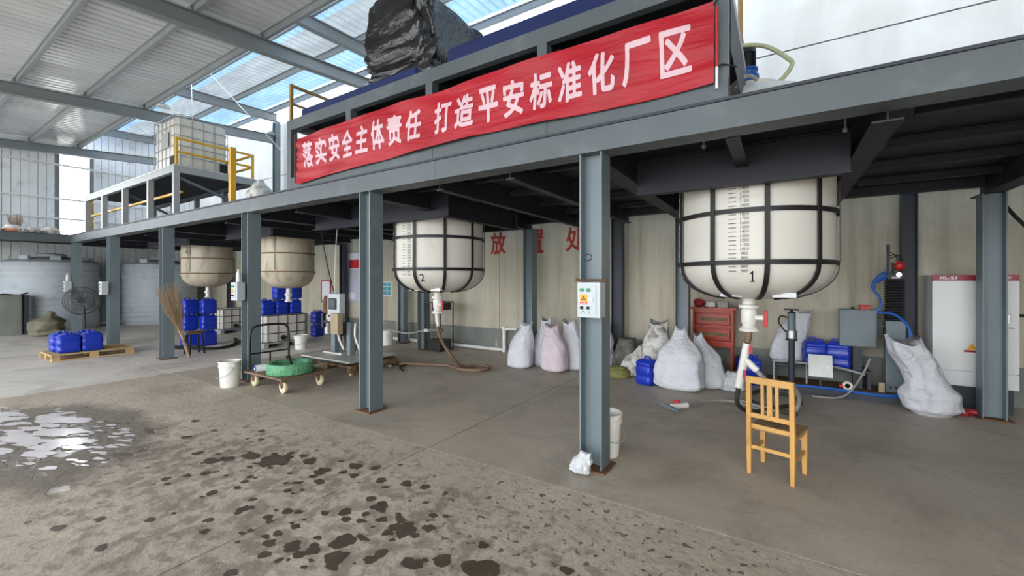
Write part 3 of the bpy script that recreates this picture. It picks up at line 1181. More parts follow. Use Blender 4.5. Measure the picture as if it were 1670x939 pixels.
# ================================================================== TANKS
def caged_tank(cx, cy, R, label, number, marks, ang0, mko=.31, nmo=.47):
    t = thing('hanging_tank', label, 'tank', (cx, cy, 1.40))
    zj, zt = 1.765, 3.34
    pf = [(.10, 1.40)]
    for k in range(1, 9):
        a = PI / 2 * k / 8
        pf.append((.10 + (R - .10) * math.sin(a) ** .8, zj - (zj - 1.40) * math.cos(a) ** 1.0))
    pf += [(R + .012, zj + .005), (R + .012, zj + .03), (R, zj + .045)]
    z = zj + .1
    while z < zt:
        pf += [(R, z), (R + .004, z + .03), (R, z + .06)]
        z += .16
    pf += [(R, zt), (R * .93, zt + .12), (R * .7, zt + .24), (R * .35, zt + .32), (.22, zt + .33)]
    body = MB().lathe(pf, (cx, cy, 0), 64).build('tank_body', M['tank_white'], t, smooth=True, angle=30)
    MB().lathe([(.24, zt + .331), (.26, zt + .34), (.26, zt + .39), (.2, zt + .41), (.02, zt + .415)], (cx, cy, 0), 32).build('lid', M['tank_white'], t, smooth=True)
    # iron cage: hoops and straps that run down under the dome
    for zz in (1.775, 2.28, 2.82):
        ring = MB()
        n = 64
        rs = []
        for j in range(n + 1):
            a = 2 * PI * j / n
            c_, s_ = math.cos(a), math.sin(a)
            rs.append([(cx + (R + .014) * c_, cy + (R + .014) * s_, zz - .022), (cx + (R + .026) * c_, cy + (R + .026) * s_, zz - .022),
                       (cx + (R + .026) * c_, cy + (R + .026) * s_, zz + .022), (cx + (R + .014) * c_, cy + (R + .014) * s_, zz + .022)])
        ring.quad_ring(rs, True, False, False).build('hoop', M['black'], t, smooth=True)
    for k in range(10):
        a = ang0 + 2 * PI * k / 10
        c_, s_ = math.cos(a), math.sin(a)
        st = MB()
        path = [(r + .016, z) for r, z in pf[1:9]] + [(R + .022, zj + .02), (R + .018, zt)]
        rs = []
        for r, z in path:
            w = .022
            for_pts = []
            for rr, ww in ((r, -w), (r, w), (r + .012, w), (r + .012, -w)):
                for_pts.append((cx + rr * c_ - ww * s_, cy + rr * s_ + ww * c_, z - (.012 if z < zj and rr > r else 0)))
            rs.append(for_pts)
        st.quad_ring(rs).build('strap', M['black'], t, smooth=True)
    # hand-written scale
    ca = math.atan2(-cy, -cx)

    def wrap(mb, ang, z, rr=None, tilt=None):
        rr = R + .004 if rr is None else rr
        for q in mb.v:
            a = ang + q.x / rr
            zz = z + q.y
            r2 = rr
            if zz < zj:
                f = max(0, (zj - zz) / (zj - 1.40))
                r2 = .10 + (R - .10) * max(0, 1 - f * f) ** .4 + .008
            q.x, q.y, q.z = cx + r2 * math.cos(a), cy + r2 * math.sin(a), zz
        return mb
    ink = MB()
    for i in range(marks):
        z = 1.69 + .0425 * i
        s_ = str(500 + 100 * i)
        tk = text_mb(s_, .042, 0)
        for q in tk.v:
            q.x += .05
        ink.add(wrap(tk, ang0 + mko, z))
        ln = MB()
        ln.v = [Vector((-.09, -.0035, 0)), Vector((-.02, -.0035, 0)), Vector((-.02, .0035, 0)), Vector((-.09, .0035, 0))]
        ln.f = [(0, 1, 2, 3)]
        ink.add(wrap(ln, ang0 + mko, z))
    o_ = ink.build('scale_marking', M['ink'], t)
    o_['kind'] = 'stuff'
    if number == '1':
        nt = MB()
        for q in (((-.006, -.05), (.006, -.05), (.006, .05), (-.006, .05)), ((-.024, .022), (-.016, .016), (.0, .036), (-.0, .05)), ((-.022, -.056), (.022, -.056), (.022, -.046), (-.022, -.046))):
            nt.f.append(tuple(range(len(nt.v), len(nt.v) + 4)))
            nt.v += [Vector((a_, b_, 0)) for a_, b_ in q]
    else:
        nt = chop(fit_text(text_mb(number, .2), .042 if number == '1' else .075, .115), .02)
    wrap(nt, ang0 + nmo, 1.64, R).build('painted_number', M['black'], t)['kind'] = 'stuff'
    MB().lathe([(R + .003, D1 + .001), (R + .13, D1 + .001), (R + .13, D1 + .03), (R + .02, D1 + .04), (R + .003, D1 + .12)], (cx, cy, 0), 48, False, False).build('deck_collar', M['black'], t, smooth=True, angle=40)
    # outlet
    vx, vy = cx - .03, cy
    v = MB().lathe([(.075, 1.03), (.10, 1.035), (.10, 1.06), (.072, 1.08), (.062, 1.10), (.078, 1.13), (.082, 1.25), (.07, 1.28), (.10, 1.29), (.10, 1.325),
                    (.07, 1.335), (.065, 1.40)], (vx, vy, 0), 28).build('ball_valve', M['pvc'], t, smooth=True, angle=50)
    MB().cyl((vx + .07, vy - .03, 1.19), (vx + .15, vy - .06, 1.19), .028).build('valve_stem', M['pvc'], v, smooth=True)
    h = MB()
    h.bar((vx + .16, vy - .065, 1.09), (vx + .165, vy - .065, 1.27), .035, .03, (0, 1, 0))
    h.build('valve_handle', M['red'], v, bevel=.006)
    MB().box(vx - .02, vy - .08, 1.085, vx + .02, vy - .06, 1.095).build('label_strip', M['paper'], v)
    for dx in (-.27, .2):
        MB().box(cx + dx, cy - .42, 1.428, cx + dx + .2, cy - .36, 1.475).build('support_pad', M['paper'], t)
    return t


ca1 = math.atan2(-5.4, .28)
T1 = caged_tank(-.28, 5.4, .75, 'white caged tank marked 1 hanging through the deck at the right', '1', 21, -PI / 2 - 23.6 * PI / 180)
T2 = caged_tank(-4.94, 5.4, .75, 'white caged tank marked 2 hanging left of the painted red characters', '2', 21, -77 * PI / 180, -.22, .15)


def plain_tank(cx, cy, R, label, ang):
    t = thing('hanging_tank', label, 'tank', (cx, cy, 1.42))
    zj = 1.775
    pf = [(.06, 1.42)]
    for k in range(1, 8):
        a = PI / 2 * k / 8
        pf.append((.06 + (R - .06) * math.sin(a) ** .75, zj - (zj - 1.42) * math.cos(a)))
    pf += [(R + .012, zj - .01), (R + .016, zj + .012), (R + .012, zj + .03), (R, zj + .045), (R, 2.18), (R + .012, 2.19), (R + .012, 2.215), (R, 2.23), (R, 2.52),
           (R, 3.05), (R * .8, 3.2), (.2, 3.24)]
    MB().lathe(pf, (cx, cy, 0), 56).build('tank_body', M['tank_dirty'], t, smooth=True, angle=30)
    for zz in (1.79, 2.2):
        rs = []
        for j in range(57):
            a = 2 * PI * j / 56
            c_, s_ = math.cos(a), math.sin(a)
            rs.append([(cx + q * c_, cy + q * s_, zz + w) for q, w in ((R + .012, -.012), (R + .022, -.012), (R + .022, .012), (R + .012, .012))])
        MB().quad_ring(rs, True, False, False).build('hoop', M['wood_dark'], t, smooth=True)
    MB().lathe([(R + .002, D1 + .001), (R + .14, D1 + .001), (R + .14, D1 + .03), (R + .002, D1 + .04)], (cx, cy, 0), 48, False, False).build('deck_collar', M['black'], t, smooth=True, angle=40)
    c_, s_ = math.cos(ang), math.sin(ang)
    MB().bar((cx + (R + .006) * c_, cy + (R + .006) * s_, 1.83), (cx + (R + .006) * c_, cy + (R + .006) * s_, 3.0), .02, .02).build('seam', M['tank_dirty'], t)
    MB().lathe([(.05, 1.1), (.075, 1.105), (.075, 1.13), (.05, 1.15), (.055, 1.25), (.08, 1.26), (.08, 1.29), (.05, 1.3), (.045, 1.43)], (cx, cy, 0), 20).build('outlet_valve', M['pvc'], t, smooth=True, angle=50)
    return t


T3 = plain_tank(-9.58, 5.4, .545, 'stained beige tank under the deck above a cage filled with blue cans', -PI / 2 + .55)
T4 = plain_tank(-13.7, 5.4, .60, 'stained beige tank above the stacked blue cans, with handwritten marks', -PI / 2 + .5)


def scribble(parent, cx, cy, R, ang, z, txt, size):
    mb = text_mb(txt, size, .0)
    for q in mb.v:
        a = ang + q.x / R
        q.x, q.y, q.z = cx + (R + .005) * math.cos(a), cy + (R + .005) * math.sin(a), z + q.y
    mb.build('painted_number', M['ink'], parent)


scribble(T4, -13.7, 5.4, .60, -PI / 2 + .42, 2.36, '43', .2)
T3.location = T3.location


def ground_tank(cx, cy, R, H, label):
    t = thing('storage_tank', label, 'tank', (cx, cy, 0))
    pf = [(R - .03, 0), (R, .04)]
    z = .12
    while z < H - .12:
        pf += [(R, z), (R + .018, z + .03), (R + .018, z + .07), (R, z + .10)]
        z += .17
    pf += [(R, H - .06), (R - .06, H), (R * .55, H + .10), (.3, H + .15)]
    MB().lathe(pf, (cx, cy, 0), 72).build('tank_body', M['tank_grey'], t, smooth=True, angle=35)
    MB().lathe([(.3, H + .13), (.33, H + .14), (.33, H + .22), (.3, H + .24), (.05, H + .26)], (cx, cy, 0), 32).build('manhole_lid', M['tank_grey'], t, smooth=True)
    for k in range(5):
        a = -.6 + k * .75 - 1.0
        MB().box(-.12, -.05, 0, .12, .05, .12).xform(Matrix.Translation((cx + (R - .2) * math.cos(a), cy + (R - .2) * math.sin(a), H + .02)) @ Matrix.Rotation(a + PI / 2, 4, 'Z')).build('lifting_lug', M['tank_grey'], t)
    return t


ground_tank(-20.15, 3.5, 1.1, 2.22, 'big ribbed grey storage tank nearest the left edge behind the canvas cover')
ground_tank(-19.9, 6.3, 1.1, 2.22, 'big ribbed grey storage tank half hidden behind the broom column')


# ================================================================== CAGED CONTAINERS
def cage_bars(mb, x0, x1, y0, y1, z0, z1, nx, ny, nz, r=.01):
    for k in range(nz + 1):
        z = z0 + (z1 - z0) * k / nz
        c_ = .08
        pts = [(x0 + c_, y0, z), (x1 - c_, y0, z), (x1, y0 + c_, z), (x1, y1 - c_, z), (x1 - c_, y1, z), (x0 + c_, y1, z), (x0, y1 - c_, z), (x0, y0 + c_, z), (x0 + c_, y0, z)]
        mb.tube(pts, r, 6, False)
    for i in range(nx):
        x = x0 + .08 + (x1 - x0 - .16) * i / (nx - 1)
        for y in (y0, y1):
            mb.tube([(x, y, z0), (x, y, z1)], r, 6, False)
    for i in range(ny):
        y = y0 + .08 + (y1 - y0 - .16) * i / (ny - 1)
        for x in (x0, x1):
            mb.tube([(x, y, z0), (x, y, z1)], r, 6, False)


def ibc(name, label, x0, x1, y0, y1, z, h, cut=False, plate=True):
    cx, cy = (x0 + x1) / 2, (y0 + y1) / 2
    t = thing(name, label, 'tank', (cx, cy, z))
    hx, hy = (x1 - x0) / 2, (y1 - y0) / 2
    for yy in (y0 + .06, cy, y1 - .06):
        MB().box(x0 + .02, yy - .05, z, x1 - .02, yy + .05, z + .09).build('skid', M['steel_light'], t)
    MB().box(x0, y0, z + .091, x1, y1, z + .125).build('pallet_deck', M['steel_light'], t, bevel=.006)
    zb = z + .127
    if cut:
        secs = [(0, hx - .05, hy - .05, .08), (.03, hx - .025, hy - .025, .1), (h - .13, hx - .025, hy - .025, .1)]
    else:
        secs = [(0, hx - .06, hy - .06, .08), (.05, hx - .025, hy - .025, .12), (h - .2, hx - .025, hy - .025, .12), (h - .16, hx - .05, hy - .05, .12), (h - .13, hx - .2, hy - .2, .1)]
    MB().loft(secs, (cx, cy, zb), 6).build('bottle', M['tank_white'], t, smooth=True, angle=50)
    cg = MB()
    cage_bars(cg, x0 + .005, x1 - .005, y0 + .005, y1 - .005, z + .13, z + h, 6, 5, 5 if not cut else 3)
    cg.build('cage', M['steel_light'] if not cut else M['dark_steel'], t, smooth=True)
    if not plate: MB().cyl((x1 - .03, cy - .1, z + .22), (x1 + .03, cy - .1, z + .22), .06).build('outlet_valve', M['black_matte'], t, smooth=True, angle=50)
    if plate:
        MB().box(cx - .1, y0 - .012, z + .55, cx + .28, y0 - .006, z + .9).build('label_plate', M['steel_light'], t)
        MB().box(x1 - .25, y0 - .014, z + .13, x1 - .02, y0 - .002, z + .33).build('corner_guard', M['black_matte'], t)
        MB().box(x1 + .002, y1 - .2, z + .13, x1 + .014, y1 - .04, z + .33).build('corner_guard', M['black_matte'], t)
    return t


ibc('caged_tank', 'white plastic tank in a steel cage high on the left platform', -12.1, -10.85, 3.68, 4.72, QZ + .001, 1.22)
ibc('caged_tank', 'low open caged container under the stained beige tank, blue cans standing on it', -11.05, -10.15, 5.15, 6.25, 0, .76, True, False)
ibc('caged_tank', 'low caged container on the floor behind the stacked blue cans', -15.0, -14.0, 5.85, 6.9, 0, .72, True, False)

# pallet and black-wrapped container on the banner platform
wc = thing('wrapped_container', 'tall container wrapped in black plastic film on top of the banner platform', 'container', (-4.2, 4.3, PZ + .161))
wz = PZ + .161
for yy in (3.78, 4.3, 4.82):
    MB().box(-4.75, yy - .05, wz, -3.66, yy + .05, wz + .1).build('pallet_skid', M['steel_light'], wc)
MB().box(-4.75, 3.72, wz + .101, -3.66, 4.9, wz + .14).build('pallet_deck', M['steel_light'], wc)
mb = MB()
n = 176
rings = []
hx, hy, ccx, ccy = .545, .60, -4.2, 4.33
lv = [(.02, .96), (.06, 1.03), (.14, .98), (.2, .93), (.3, .985), (.5, 1.02), (.75, 1.02), (.95, 1.01), (1.08, 1.0), (1.16, .98), (1.2, .93), (1.22, .8), (1.225, .5), (1.225, .05)]
fine = []
for i in range(len(lv) - 1):
    for k in range(6):
        q = k / 6
        fine.append((lv[i][0] * (1 - q) + lv[i + 1][0] * q, lv[i][1] * (1 - q) + lv[i + 1][1] * q))
for zz, kk in fine:
    ring = []
    for j in range(n):
        a = 2 * PI * j / n
        c_, s_ = math.cos(a), math.sin(a)
        e = 0.16
        px = math.copysign(abs(c_) ** e, c_) * hx
        py = math.copysign(abs(s_) ** e, s_) * hy
        # film gathered towards a knot low on the front face
        kx, kz = -4.42 - ccx, .22
        d = math.hypot((px - kx), (zz - kz)) if s_ < 0 else 9
        fan = math.atan2(zz - kz, px - kx)
        fold = (.075 * (abs(math.sin(fan * 8.5 + 2 * mn.noise(Vector((d * 2, fan, 1))))) - .5) * math.exp(-d * 1.1)) if s_ < 0 else .04 * (abs(mn.noise(Vector((py * 5 + zz * 2.5, zz * 1.2 - py * 2, 4)))) - .25)
        nz = (abs(mn.noise(Vector((px * 5 + zz, py * 5 - zz * .6, zz * .7)))) - .2) * .09 + (abs(mn.noise(Vector((px * 12 - zz * 1.5, py * 12 + zz * 2, zz * 1.2)))) - .2) * .045
        g = kk + (fold + nz) / .55
        sag = .16 * max(0, px / hx) * max(0, (zz - .6) / .62)
        ring.append((ccx + px * g, ccy + py * g, wz + .02 + zz - sag + .02 * mn.noise(Vector((px * 5, py * 5, 3)))))
    rings.append(ring)
mb.quad_ring(rings)
mb.build('black_film', M['black_film'], wc, smooth=True, angle=70)
dp = MB()
rs = []
for k in range(14):
    q = k / 13
    rs.append([(-3.66 + .03 * math.sin(k), 3.70 - .03 * q + .02 * math.sin(9 * w + k), wz + .25 - .3 * q * w + .2 * (1 - w)) for w in (0, .2, .4, .6, .8, 1)] and
              [(-3.68 + .28 * w * (1 - .4 * q) + .01 * math.sin(k * 1.7), 3.70 + .015 * math.sin(8 * w + k) - .04 * q, wz + .38 - .38 * q + .03 * math.sin(5 * w)) for w in (0, .2, .4, .6, .8, 1)])
dp.quad_ring(rs, False, False, False)
dp.build('film_tail', M['black_film'], wc, smooth=True)


# ================================================================== JERRYCANS
def make_can(label, cat='can'):
    t = thing('blue_can', label, cat)
    w, d, h = .145, .125, .36
    secs = [(0, w - .02, d - .02, .03), (.015, w - .004, d - .004, .04), (.05, w, d, .04), (.10, w, d, .04), (.11, w - .006, d - .006, .04), (.125, w - .006, d - .006, .04),
            (.135, w, d, .04), (.24, w, d, .04), (.25, w - .006, d - .006, .04), (.265, w - .006, d - .006, .04), (.275, w, d, .04), (.30, w, d, .045), (.335, w - .03, d - .028, .04), (h - .012, w - .05, d - .05, .04)]
    MB().loft(secs, (0, 0, 0), 6).build('can_body', M['blue'], t, smooth=True, angle=45)
    hd = MB().tube([(-.075, .03, h - .02), (-.07, .03, h + .012), (.02, .03, h + .014), (.035, .03, h - .02)], .013, 8)
    hd.build('carry_handle', M['blue'], t, smooth=True)
    MB().cyl((.075, -.04, h - .03), (.075, -.04, h + .014), .03, n=18).build('screw_cap', M['blue'], t, smooth=True, angle=50)
    return t


can0 = make_can('proto')
first_can = [True]


def can(x, y, z, label, rz=0.0, group=None, sc=None):
    if first_can[0]:
        first_can[0] = False
        can0.location = (x, y, z)
        can0.rotation_euler = (0, 0, rz)
        can0['label'] = label
        if group: can0['group'] = group
        if sc: can0.scale = sc
        return can0
    c = dup(can0, (x, y, z), rz, label, None, sc)
    if group:
        c['group'] = group
    elif 'group' in c:
        del c['group']
    if not sc:
        c.scale = (1, 1, 1)
    return c


G1 = 'blue cans on the wooden pallet'
for x, y, lab in ((-12.3, 2.36, 'front left blue can on the pale wooden pallet'), (-12.3, 2.70, 'front right blue can on the pale wooden pallet'),
                  (-12.66, 2.33, 'back left blue can on the pale wooden pallet'), (-12.66, 2.68, 'back right blue can on the pale wooden pallet')):
    can(x, y, .131, lab, .03 * (x + 12), G1, (1.15, 1.32, 1.08))
G2 = 'blue cans stacked behind the twig broom'
for i, z in enumerate((0, .388, .776)):
    n_ = ('bottom', 'middle', 'top')[i]
    can(-12.22, 4.42, z, n_ + ' can of the left blue stack behind the twig broom', PI / 2 + .06 * i, G2, (1.08, 1.1, 1.03))
    can(-11.95, 4.72, z, n_ + ' can of the right blue stack behind the twig broom', PI / 2 - .05 * i, G2, (1.08, 1.1, 1.03))
G3 = 'blue cans on the low caged container'
for i, (x, y, z, n_) in enumerate(((-10.6, 5.42, .763, 'lower left'), (-10.55, 5.74, .763, 'lower middle'), (-10.5, 6.06, .763, 'lower right'),
                                   (-10.6, 5.75, 1.14, 'upper left'), (-10.5, 6.07, 1.14, 'upper right'))):
    can(x, y, z, n_ + ' blue can standing on the low caged container', PI / 2, G3)
can(-11.2, 7.15, 0, 'lower of two blue cans behind the low caged container', PI / 2)
can(-11.2, 7.15, .378, 'upper of two blue cans behind the low caged container', PI / 2 + .1)
can(-1.75, 6.62, 0, 'single blue can on the floor left of the tall white sacks', -.5, None, (1.0, 1.0, 1.1))
can(-.44, 7.5, 0, 'blue can behind the chair under the red cabinet side', .2, None, (1.15, 1.1, 1.2))


# ================================================================== PALLET
def pallet(name, label, x0, x1, y0, y1, m_, z0=0.0, h=.128):
    t = thing(name, label, 'pallet', ((x0 + x1) / 2, (y0 + y1) / 2, z0))
    L = y1 - y0
    for k in range(3):
        xx = x0 + (x1 - x0) * (k / 2) * .92 + (x1 - x0) * .04
        MB().box(xx - .045, y0, z0, xx + .045, y1, z0 + .018).build('bottom_board', m_, t)
        for q in range(3):
            yy = y0 + .06 + (L - .12) * q / 2
            MB().box(xx - .045, yy - .06, z0 + .0185, xx + .045, yy + .06, z0 + h - .042).build('block', m_, t)
    for q in range(3):
        yy = y0 + .06 + (L - .12) * q / 2
        MB().box(x0, yy - .05, z0 + h - .0415, x1, yy + .05, z0 + h - .021).build('stringer_board', m_, t)
    nb = 7
    for k in range(nb):
        xx = x0 + .05 + (x1 - x0 - .1) * k / (nb - 1)
        MB().box(xx - .05, y0, z0 + h - .0205, xx + .05, y1, z0 + h).build('top_board', m_, t)
    return t


pallet('wooden_pallet', 'pale wooden pallet on the floor at the left carrying blue cans', -13.0, -12.05, 2.08, 3.33, M['wood'])


# ================================================================== SACKS
def sack(name, label, loc, h, r, m_, seed, lean=(0, 0), top=.35, ry=.8, ears=1.0, rz=0.0, group=None, cat='sack', n=40, rows=30, crump=1.0, prof=None):
    t = MB()
    rs = []
    for i in range(rows + 1):
        v = i / rows
        # radius profile: round bottom, belly, tapering neck
        if v < .08:
            k = .55 + .45 * math.sin(PI / 2 * v / .08)
        elif v < .55:
            k = 1.0 - .06 * ((v - .08) / .47)
        else:
            q = (v - .55) / .45
            k = .94 - (.94 - top) * (q * q * (3 - 2 * q))
        if prof:
            for (va, ka), (vb, kb) in zip(prof, prof[1:]):
                if va <= v <= vb:
                    q = (v - va) / (vb - va)
                    k = ka + (kb - ka) * q * q * (3 - 2 * q)
        z = h * v
        ring = []
        for j in range(n):
            a = 2 * PI * j / n
            c_, s_ = math.cos(a), math.sin(a)
            e = .8
            x = math.copysign(abs(c_) ** e, c_) * r * k
            y = math.copysign(abs(s_) ** e, s_) * r * ry * k
            p = Vector((c_ * 1.6 + seed * 7.3, s_ * 1.6, v * 3.2))
            w = mn.noise(p) * .17 * crump + mn.noise(p * 2.6) * .075 * crump
            crease = .06 * math.sin(a * 6 + seed + 3 * mn.noise(Vector((a, v * 2, seed)))) * max(0, v - .45) * 1.6
            lm = min(1, v / .08)
            f = 1 + (w + crease) * (.35 + .65 * lm)
            lob = ears * .10 * h * (abs(c_) ** 3) * max(0, v - .86) / .14
            ring.append((x * f + lean[0] * v * v, y * f + lean[1] * v * v, max(0.0, z + (lob + (.03 * mn.noise(Vector((a * 2, seed, 1))) * h if v > .8 else 0)) * (1 if v > .86 else 0))))
        rs.append(ring)
    t.quad_ring(rs)
    t.xform(Matrix.Translation(loc) @ Matrix.Rotation(rz, 4, 'Z'))
    e_ = thing(name, label, cat, loc, 0, group)
    t.build('sack_body', m_, e_, smooth=True, angle=80)
    # gathered mouth tied with a cord
    zt = h * .9
    cx, cy = lean[0] * .81, lean[1] * .81
    return e_


GS = 'white sacks against the back wall'
sack('woven_sack', 'white woven sack, leftmost of the row in front of the wall column', (-4.04, 6.56, 0), .78, .23, M['sack'], 1, (.14, .05), .42, .75, group=GS)
sack('woven_sack', 'white woven sack squeezed between the leftmost sack and the pink one', (-3.72, 6.92, 0), .84, .22, M['sack'], 2, (.02, .05), .45, .8, group=GS)
sack('woven_sack', 'pinkish woven sack in the row against the back wall', (-3.36, 6.64, 0), .76, .235, M['sack_pink'], 3, (-.10, .08), .5, .75, group=GS)
sack('woven_sack', 'white woven sack right of the pinkish one, touching the big column', (-3.12, 6.98, 0), .82, .24, M['sack'], 4, (-.14, .05), .5, .75, group=GS)
sack('woven_sack', 'white woven sack mostly hidden behind the big warning-box column', (-2.72, 7.28, 0), .80, .19, M['sack'], 5, (.02, .05), .5, .8, group=GS)
sack('woven_sack', 'tall pale sack nearest the camera beside the single blue can', (-1.27, 6.52, 0), .86, .34, M['sack'], 8, (.0, .10), .2, .6, .9)
sack('woven_sack', 'crumpled grey-white sack behind the single blue can', (-1.74, 7.06, 0), .88, .25, M['sack_dirty'], 9, (.05, .05), .55, .8)
sack('woven_sack', 'narrow white sack at the right of the tall pale one', (-.93, 6.86, 0), .76, .24, M['sack'], 10, (-.15, .02), .25, .7)
sack('plastic_bag', 'small crumpled white bag lying in front of the red cabinet legs', (-.62, 6.9, 0), .27, .18, M['white_film'], 11, (.04, .0), .5, .8, .6, cat='bag')
sack('woven_sack', 'dirty white sack lying over beside the dark tarpaulin heap', (-2.10, 7.12, .0), .46, .26, M['sack_dirty'], 12, (.18, .06), .45, .8)
sack('woven_sack', 'olive green sack lying flat right of the big column', (-2.36, 6.86, 0), .16, .26, M['sack_green'], 13, (.05, 0), .6, .8, .3)
sack('tarpaulin_heap', 'dark patterned tarpaulin heap against the back wall', (-2.34, 7.27, 0), .58, .19, M['dark_tarp'], 14, (.06, .02), .7, .6, .5, cat='tarpaulin', crump=1.5)
sack('canvas_heap', 'crumpled olive canvas heap in front of the big grey tank', (-18.05, 3.0, 0), .66, .50, M['olive'], 15, (.1, .1), .22, .7, .6, cat='canvas', crump=1.5)
sack('large_sack', 'large slumped white sack in front of the white electrical cabinet', (1.50, 6.93, 0), .84, .27, M['sack'], 16, (-.30, -.02), .62, .8, 1.3, .35, rows=44, n=60, prof=[(0, .6), (.1, .95), (.3, 1.0), (.45, .74), (.6, .70), (.85, .72), (1, .62)])
sack('woven_sack', 'flat white sack with orange print on the mezzanine edge', (-9.5, 3.72, D1), .13, .32, M['sack_orange'], 17, (.05, 0), .8, .4, .2)
sack('woven_sack', 'flat white sack left of the yellow guard post on the deck', (-8.75, 3.72, D1), .11, .34, M['sack'], 18, (.05, 0), .8, .4, .2)
sack('woven_sack', 'crumpled grey sack standing on the deck below the yellow railing', (-7.75, 3.85, D1), .46, .24, M['sack_dirty'], 19, (-.1, .05), .35, .8, .8)
for i in range(4):
    sack('woven_sack', ('yellowish sack on the left deck nearest the picture edge', 'second yellowish sack from the left on the left deck',
                        'third yellowish sack from the left on the left deck', 'yellowish sack on the left deck beside the railing corner')[i],
         (-17.55, 1.95 + .36 * i, D1), .17 + .03 * (i % 2), .24, M['sack_orange'] if i == 1 else M['sack_dirty'], 20 + i, (.02, 0), .7, .75, .2)
sack('plastic_bag', 'crumpled clear plastic bag at the foot of the big warning-box column', (-1.40, 3.24, .016), .17, .085, M['white_film'], 31, (.05, .0), .5, .7, .5, cat='bag', crump=1.4)
sack('woven_sack', 'white sack draped on the wall behind the upright vacuum cylinder', (.06, 7.66, .361), .74, .22, M['sack'], 33, (.22, .04), .55, .35, 1.2)


# ================================================================== BUCKETS
def make_bucket(label, m_):
    t = thing('bucket', label, 'bucket')
    MB().lathe([(.115, 0), (.12, .005), (.14, .30), (.148, .30), (.148, .33), (.142, .335), (.142, .36), (.150, .365), (.152, .385), (.146, .39), (.138, .385), (.116, .012), (.02, .01)], n=36, cap1=True).build('bucket_body', m_, t, smooth=True, angle=35)
    MB().tube([(-.15, 0, .33), (-.16, -.06, .24), (-.09, -.15, .17), (0, -.165, .15), (.09, -.15, .17), (.16, -.06, .24), (.15, 0, .33)], .004, 6).build('wire_handle', M['steel_light'], t, smooth=True)
    for s in (-1, 1):
        MB().cyl((s * .143, 0, .33), (s * .158, 0, .33), .018).build('handle_lug', m_, t, smooth=True)
    return t


bk = make_bucket('white plastic bucket on the floor left of the platform trolley', M['pvc'])
bk.location = (-7.02, 3.06, 0)
b2_ = dup(bk, (-1.37, 3.74, 0), 1.2, 'white plastic bucket standing behind the big warning-box column')
dup(bk, (-9.45, 5.62, 0), .5, 'white bucket on the floor in front of the low caged container', None, (1, 1, .85))
dup(bk, (-8.2, 7.1, 0), 2.2, 'white bucket far back by the wall behind the bare front column', None, (1, 1, .95))


# ================================================================== CHAIR
ch = thing('wooden_chair', 'small varnished wooden chair with slatted back standing alone on the floor', 'chair', (0, 0, 0))
W, D = .155, .165


def leg(x, y, h, s=.034, top=None):
    mb = MB()
    rs = []
    for z, k, dy in ((0, .8, 0), (.16, 1, 0), (h * .5, 1, 0), (h, 1, 0)):
        a = s / 2 * k
        tl = 0 if top is None else top * max(0, (z - .38)) / max(.01, h - .38)
        rs.append([(x - a, y - a + tl, z), (x + a, y - a + tl, z), (x + a, y + a + tl, z), (x - a, y + a + tl, z)])
    return mb.quad_ring(rs)


for sx in (-1, 1):
    leg(sx * W, -D, .81, .036, -.02).build('back_leg', M['chair_wood'], ch, bevel=.004)
    leg(sx * W, D, .365, .04).build('front_leg', M['chair_wood'], ch, bevel=.004)
wd = M['chair_wood']
MB().box(-W - .018, -D - .036, .755, W + .018, -D - .008, .812).build('top_rail', wd, ch, bevel=.005)
MB().box(-W + .018, -D - .022, .475, W - .018, -D + .002, .512).build('lower_back_rail', wd, ch, bevel=.003)
for x in (-.052, 0, .052):
    w_ = .012 if x else .019
    MB().bar((x, -D - .010, .505), (x, -D - .022, .76), w_ * 2, .014, (0, 1, 0)).build('back_slat', wd, ch, bevel=.002)
MB().box(-W + .018, -D - .013, .385, W - .018, -D + .013, .42).build('seat_rail', wd, ch, bevel=.003)
MB().box(-W + .018, D - .015, .325, W - .018, D + .012, .362).build('seat_rail', wd, ch, bevel=.003)
for sx in (-1, 1):
    MB().box(sx * W - .012, -D + .018, .335, sx * W + .012, D - .02, .365).build('seat_rail', wd, ch, bevel=.003)
    MB().box(sx * W - .01, -D + .016, .17, sx * W + .01, D - .018, .20).build('stretcher', wd, ch, bevel=.003)
MB().box(-W + .016, -D - .01, .215, W - .016, -D + .01, .245).build('stretcher', wd, ch, bevel=.003)
MB().box(-W + .018, D - .01, .27, W - .018, D + .01, .30).build('stretcher', wd, ch, bevel=.003)
for k in range(4):
    x0 = -W - .02 + k * (2 * W + .04) / 4
    MB().box(x0 + .001, -D + .02 if k in (0, 3) else -D + .015, .3655, x0 + (2 * W + .04) / 4 - .001, D + .04, .385).build('seat_board', M['seat_wood'], ch, bevel=.003)
ch.location = (-.033, 4.128, 0)
ch.rotation_euler = (0, 0, math.atan2(-.083, .297))


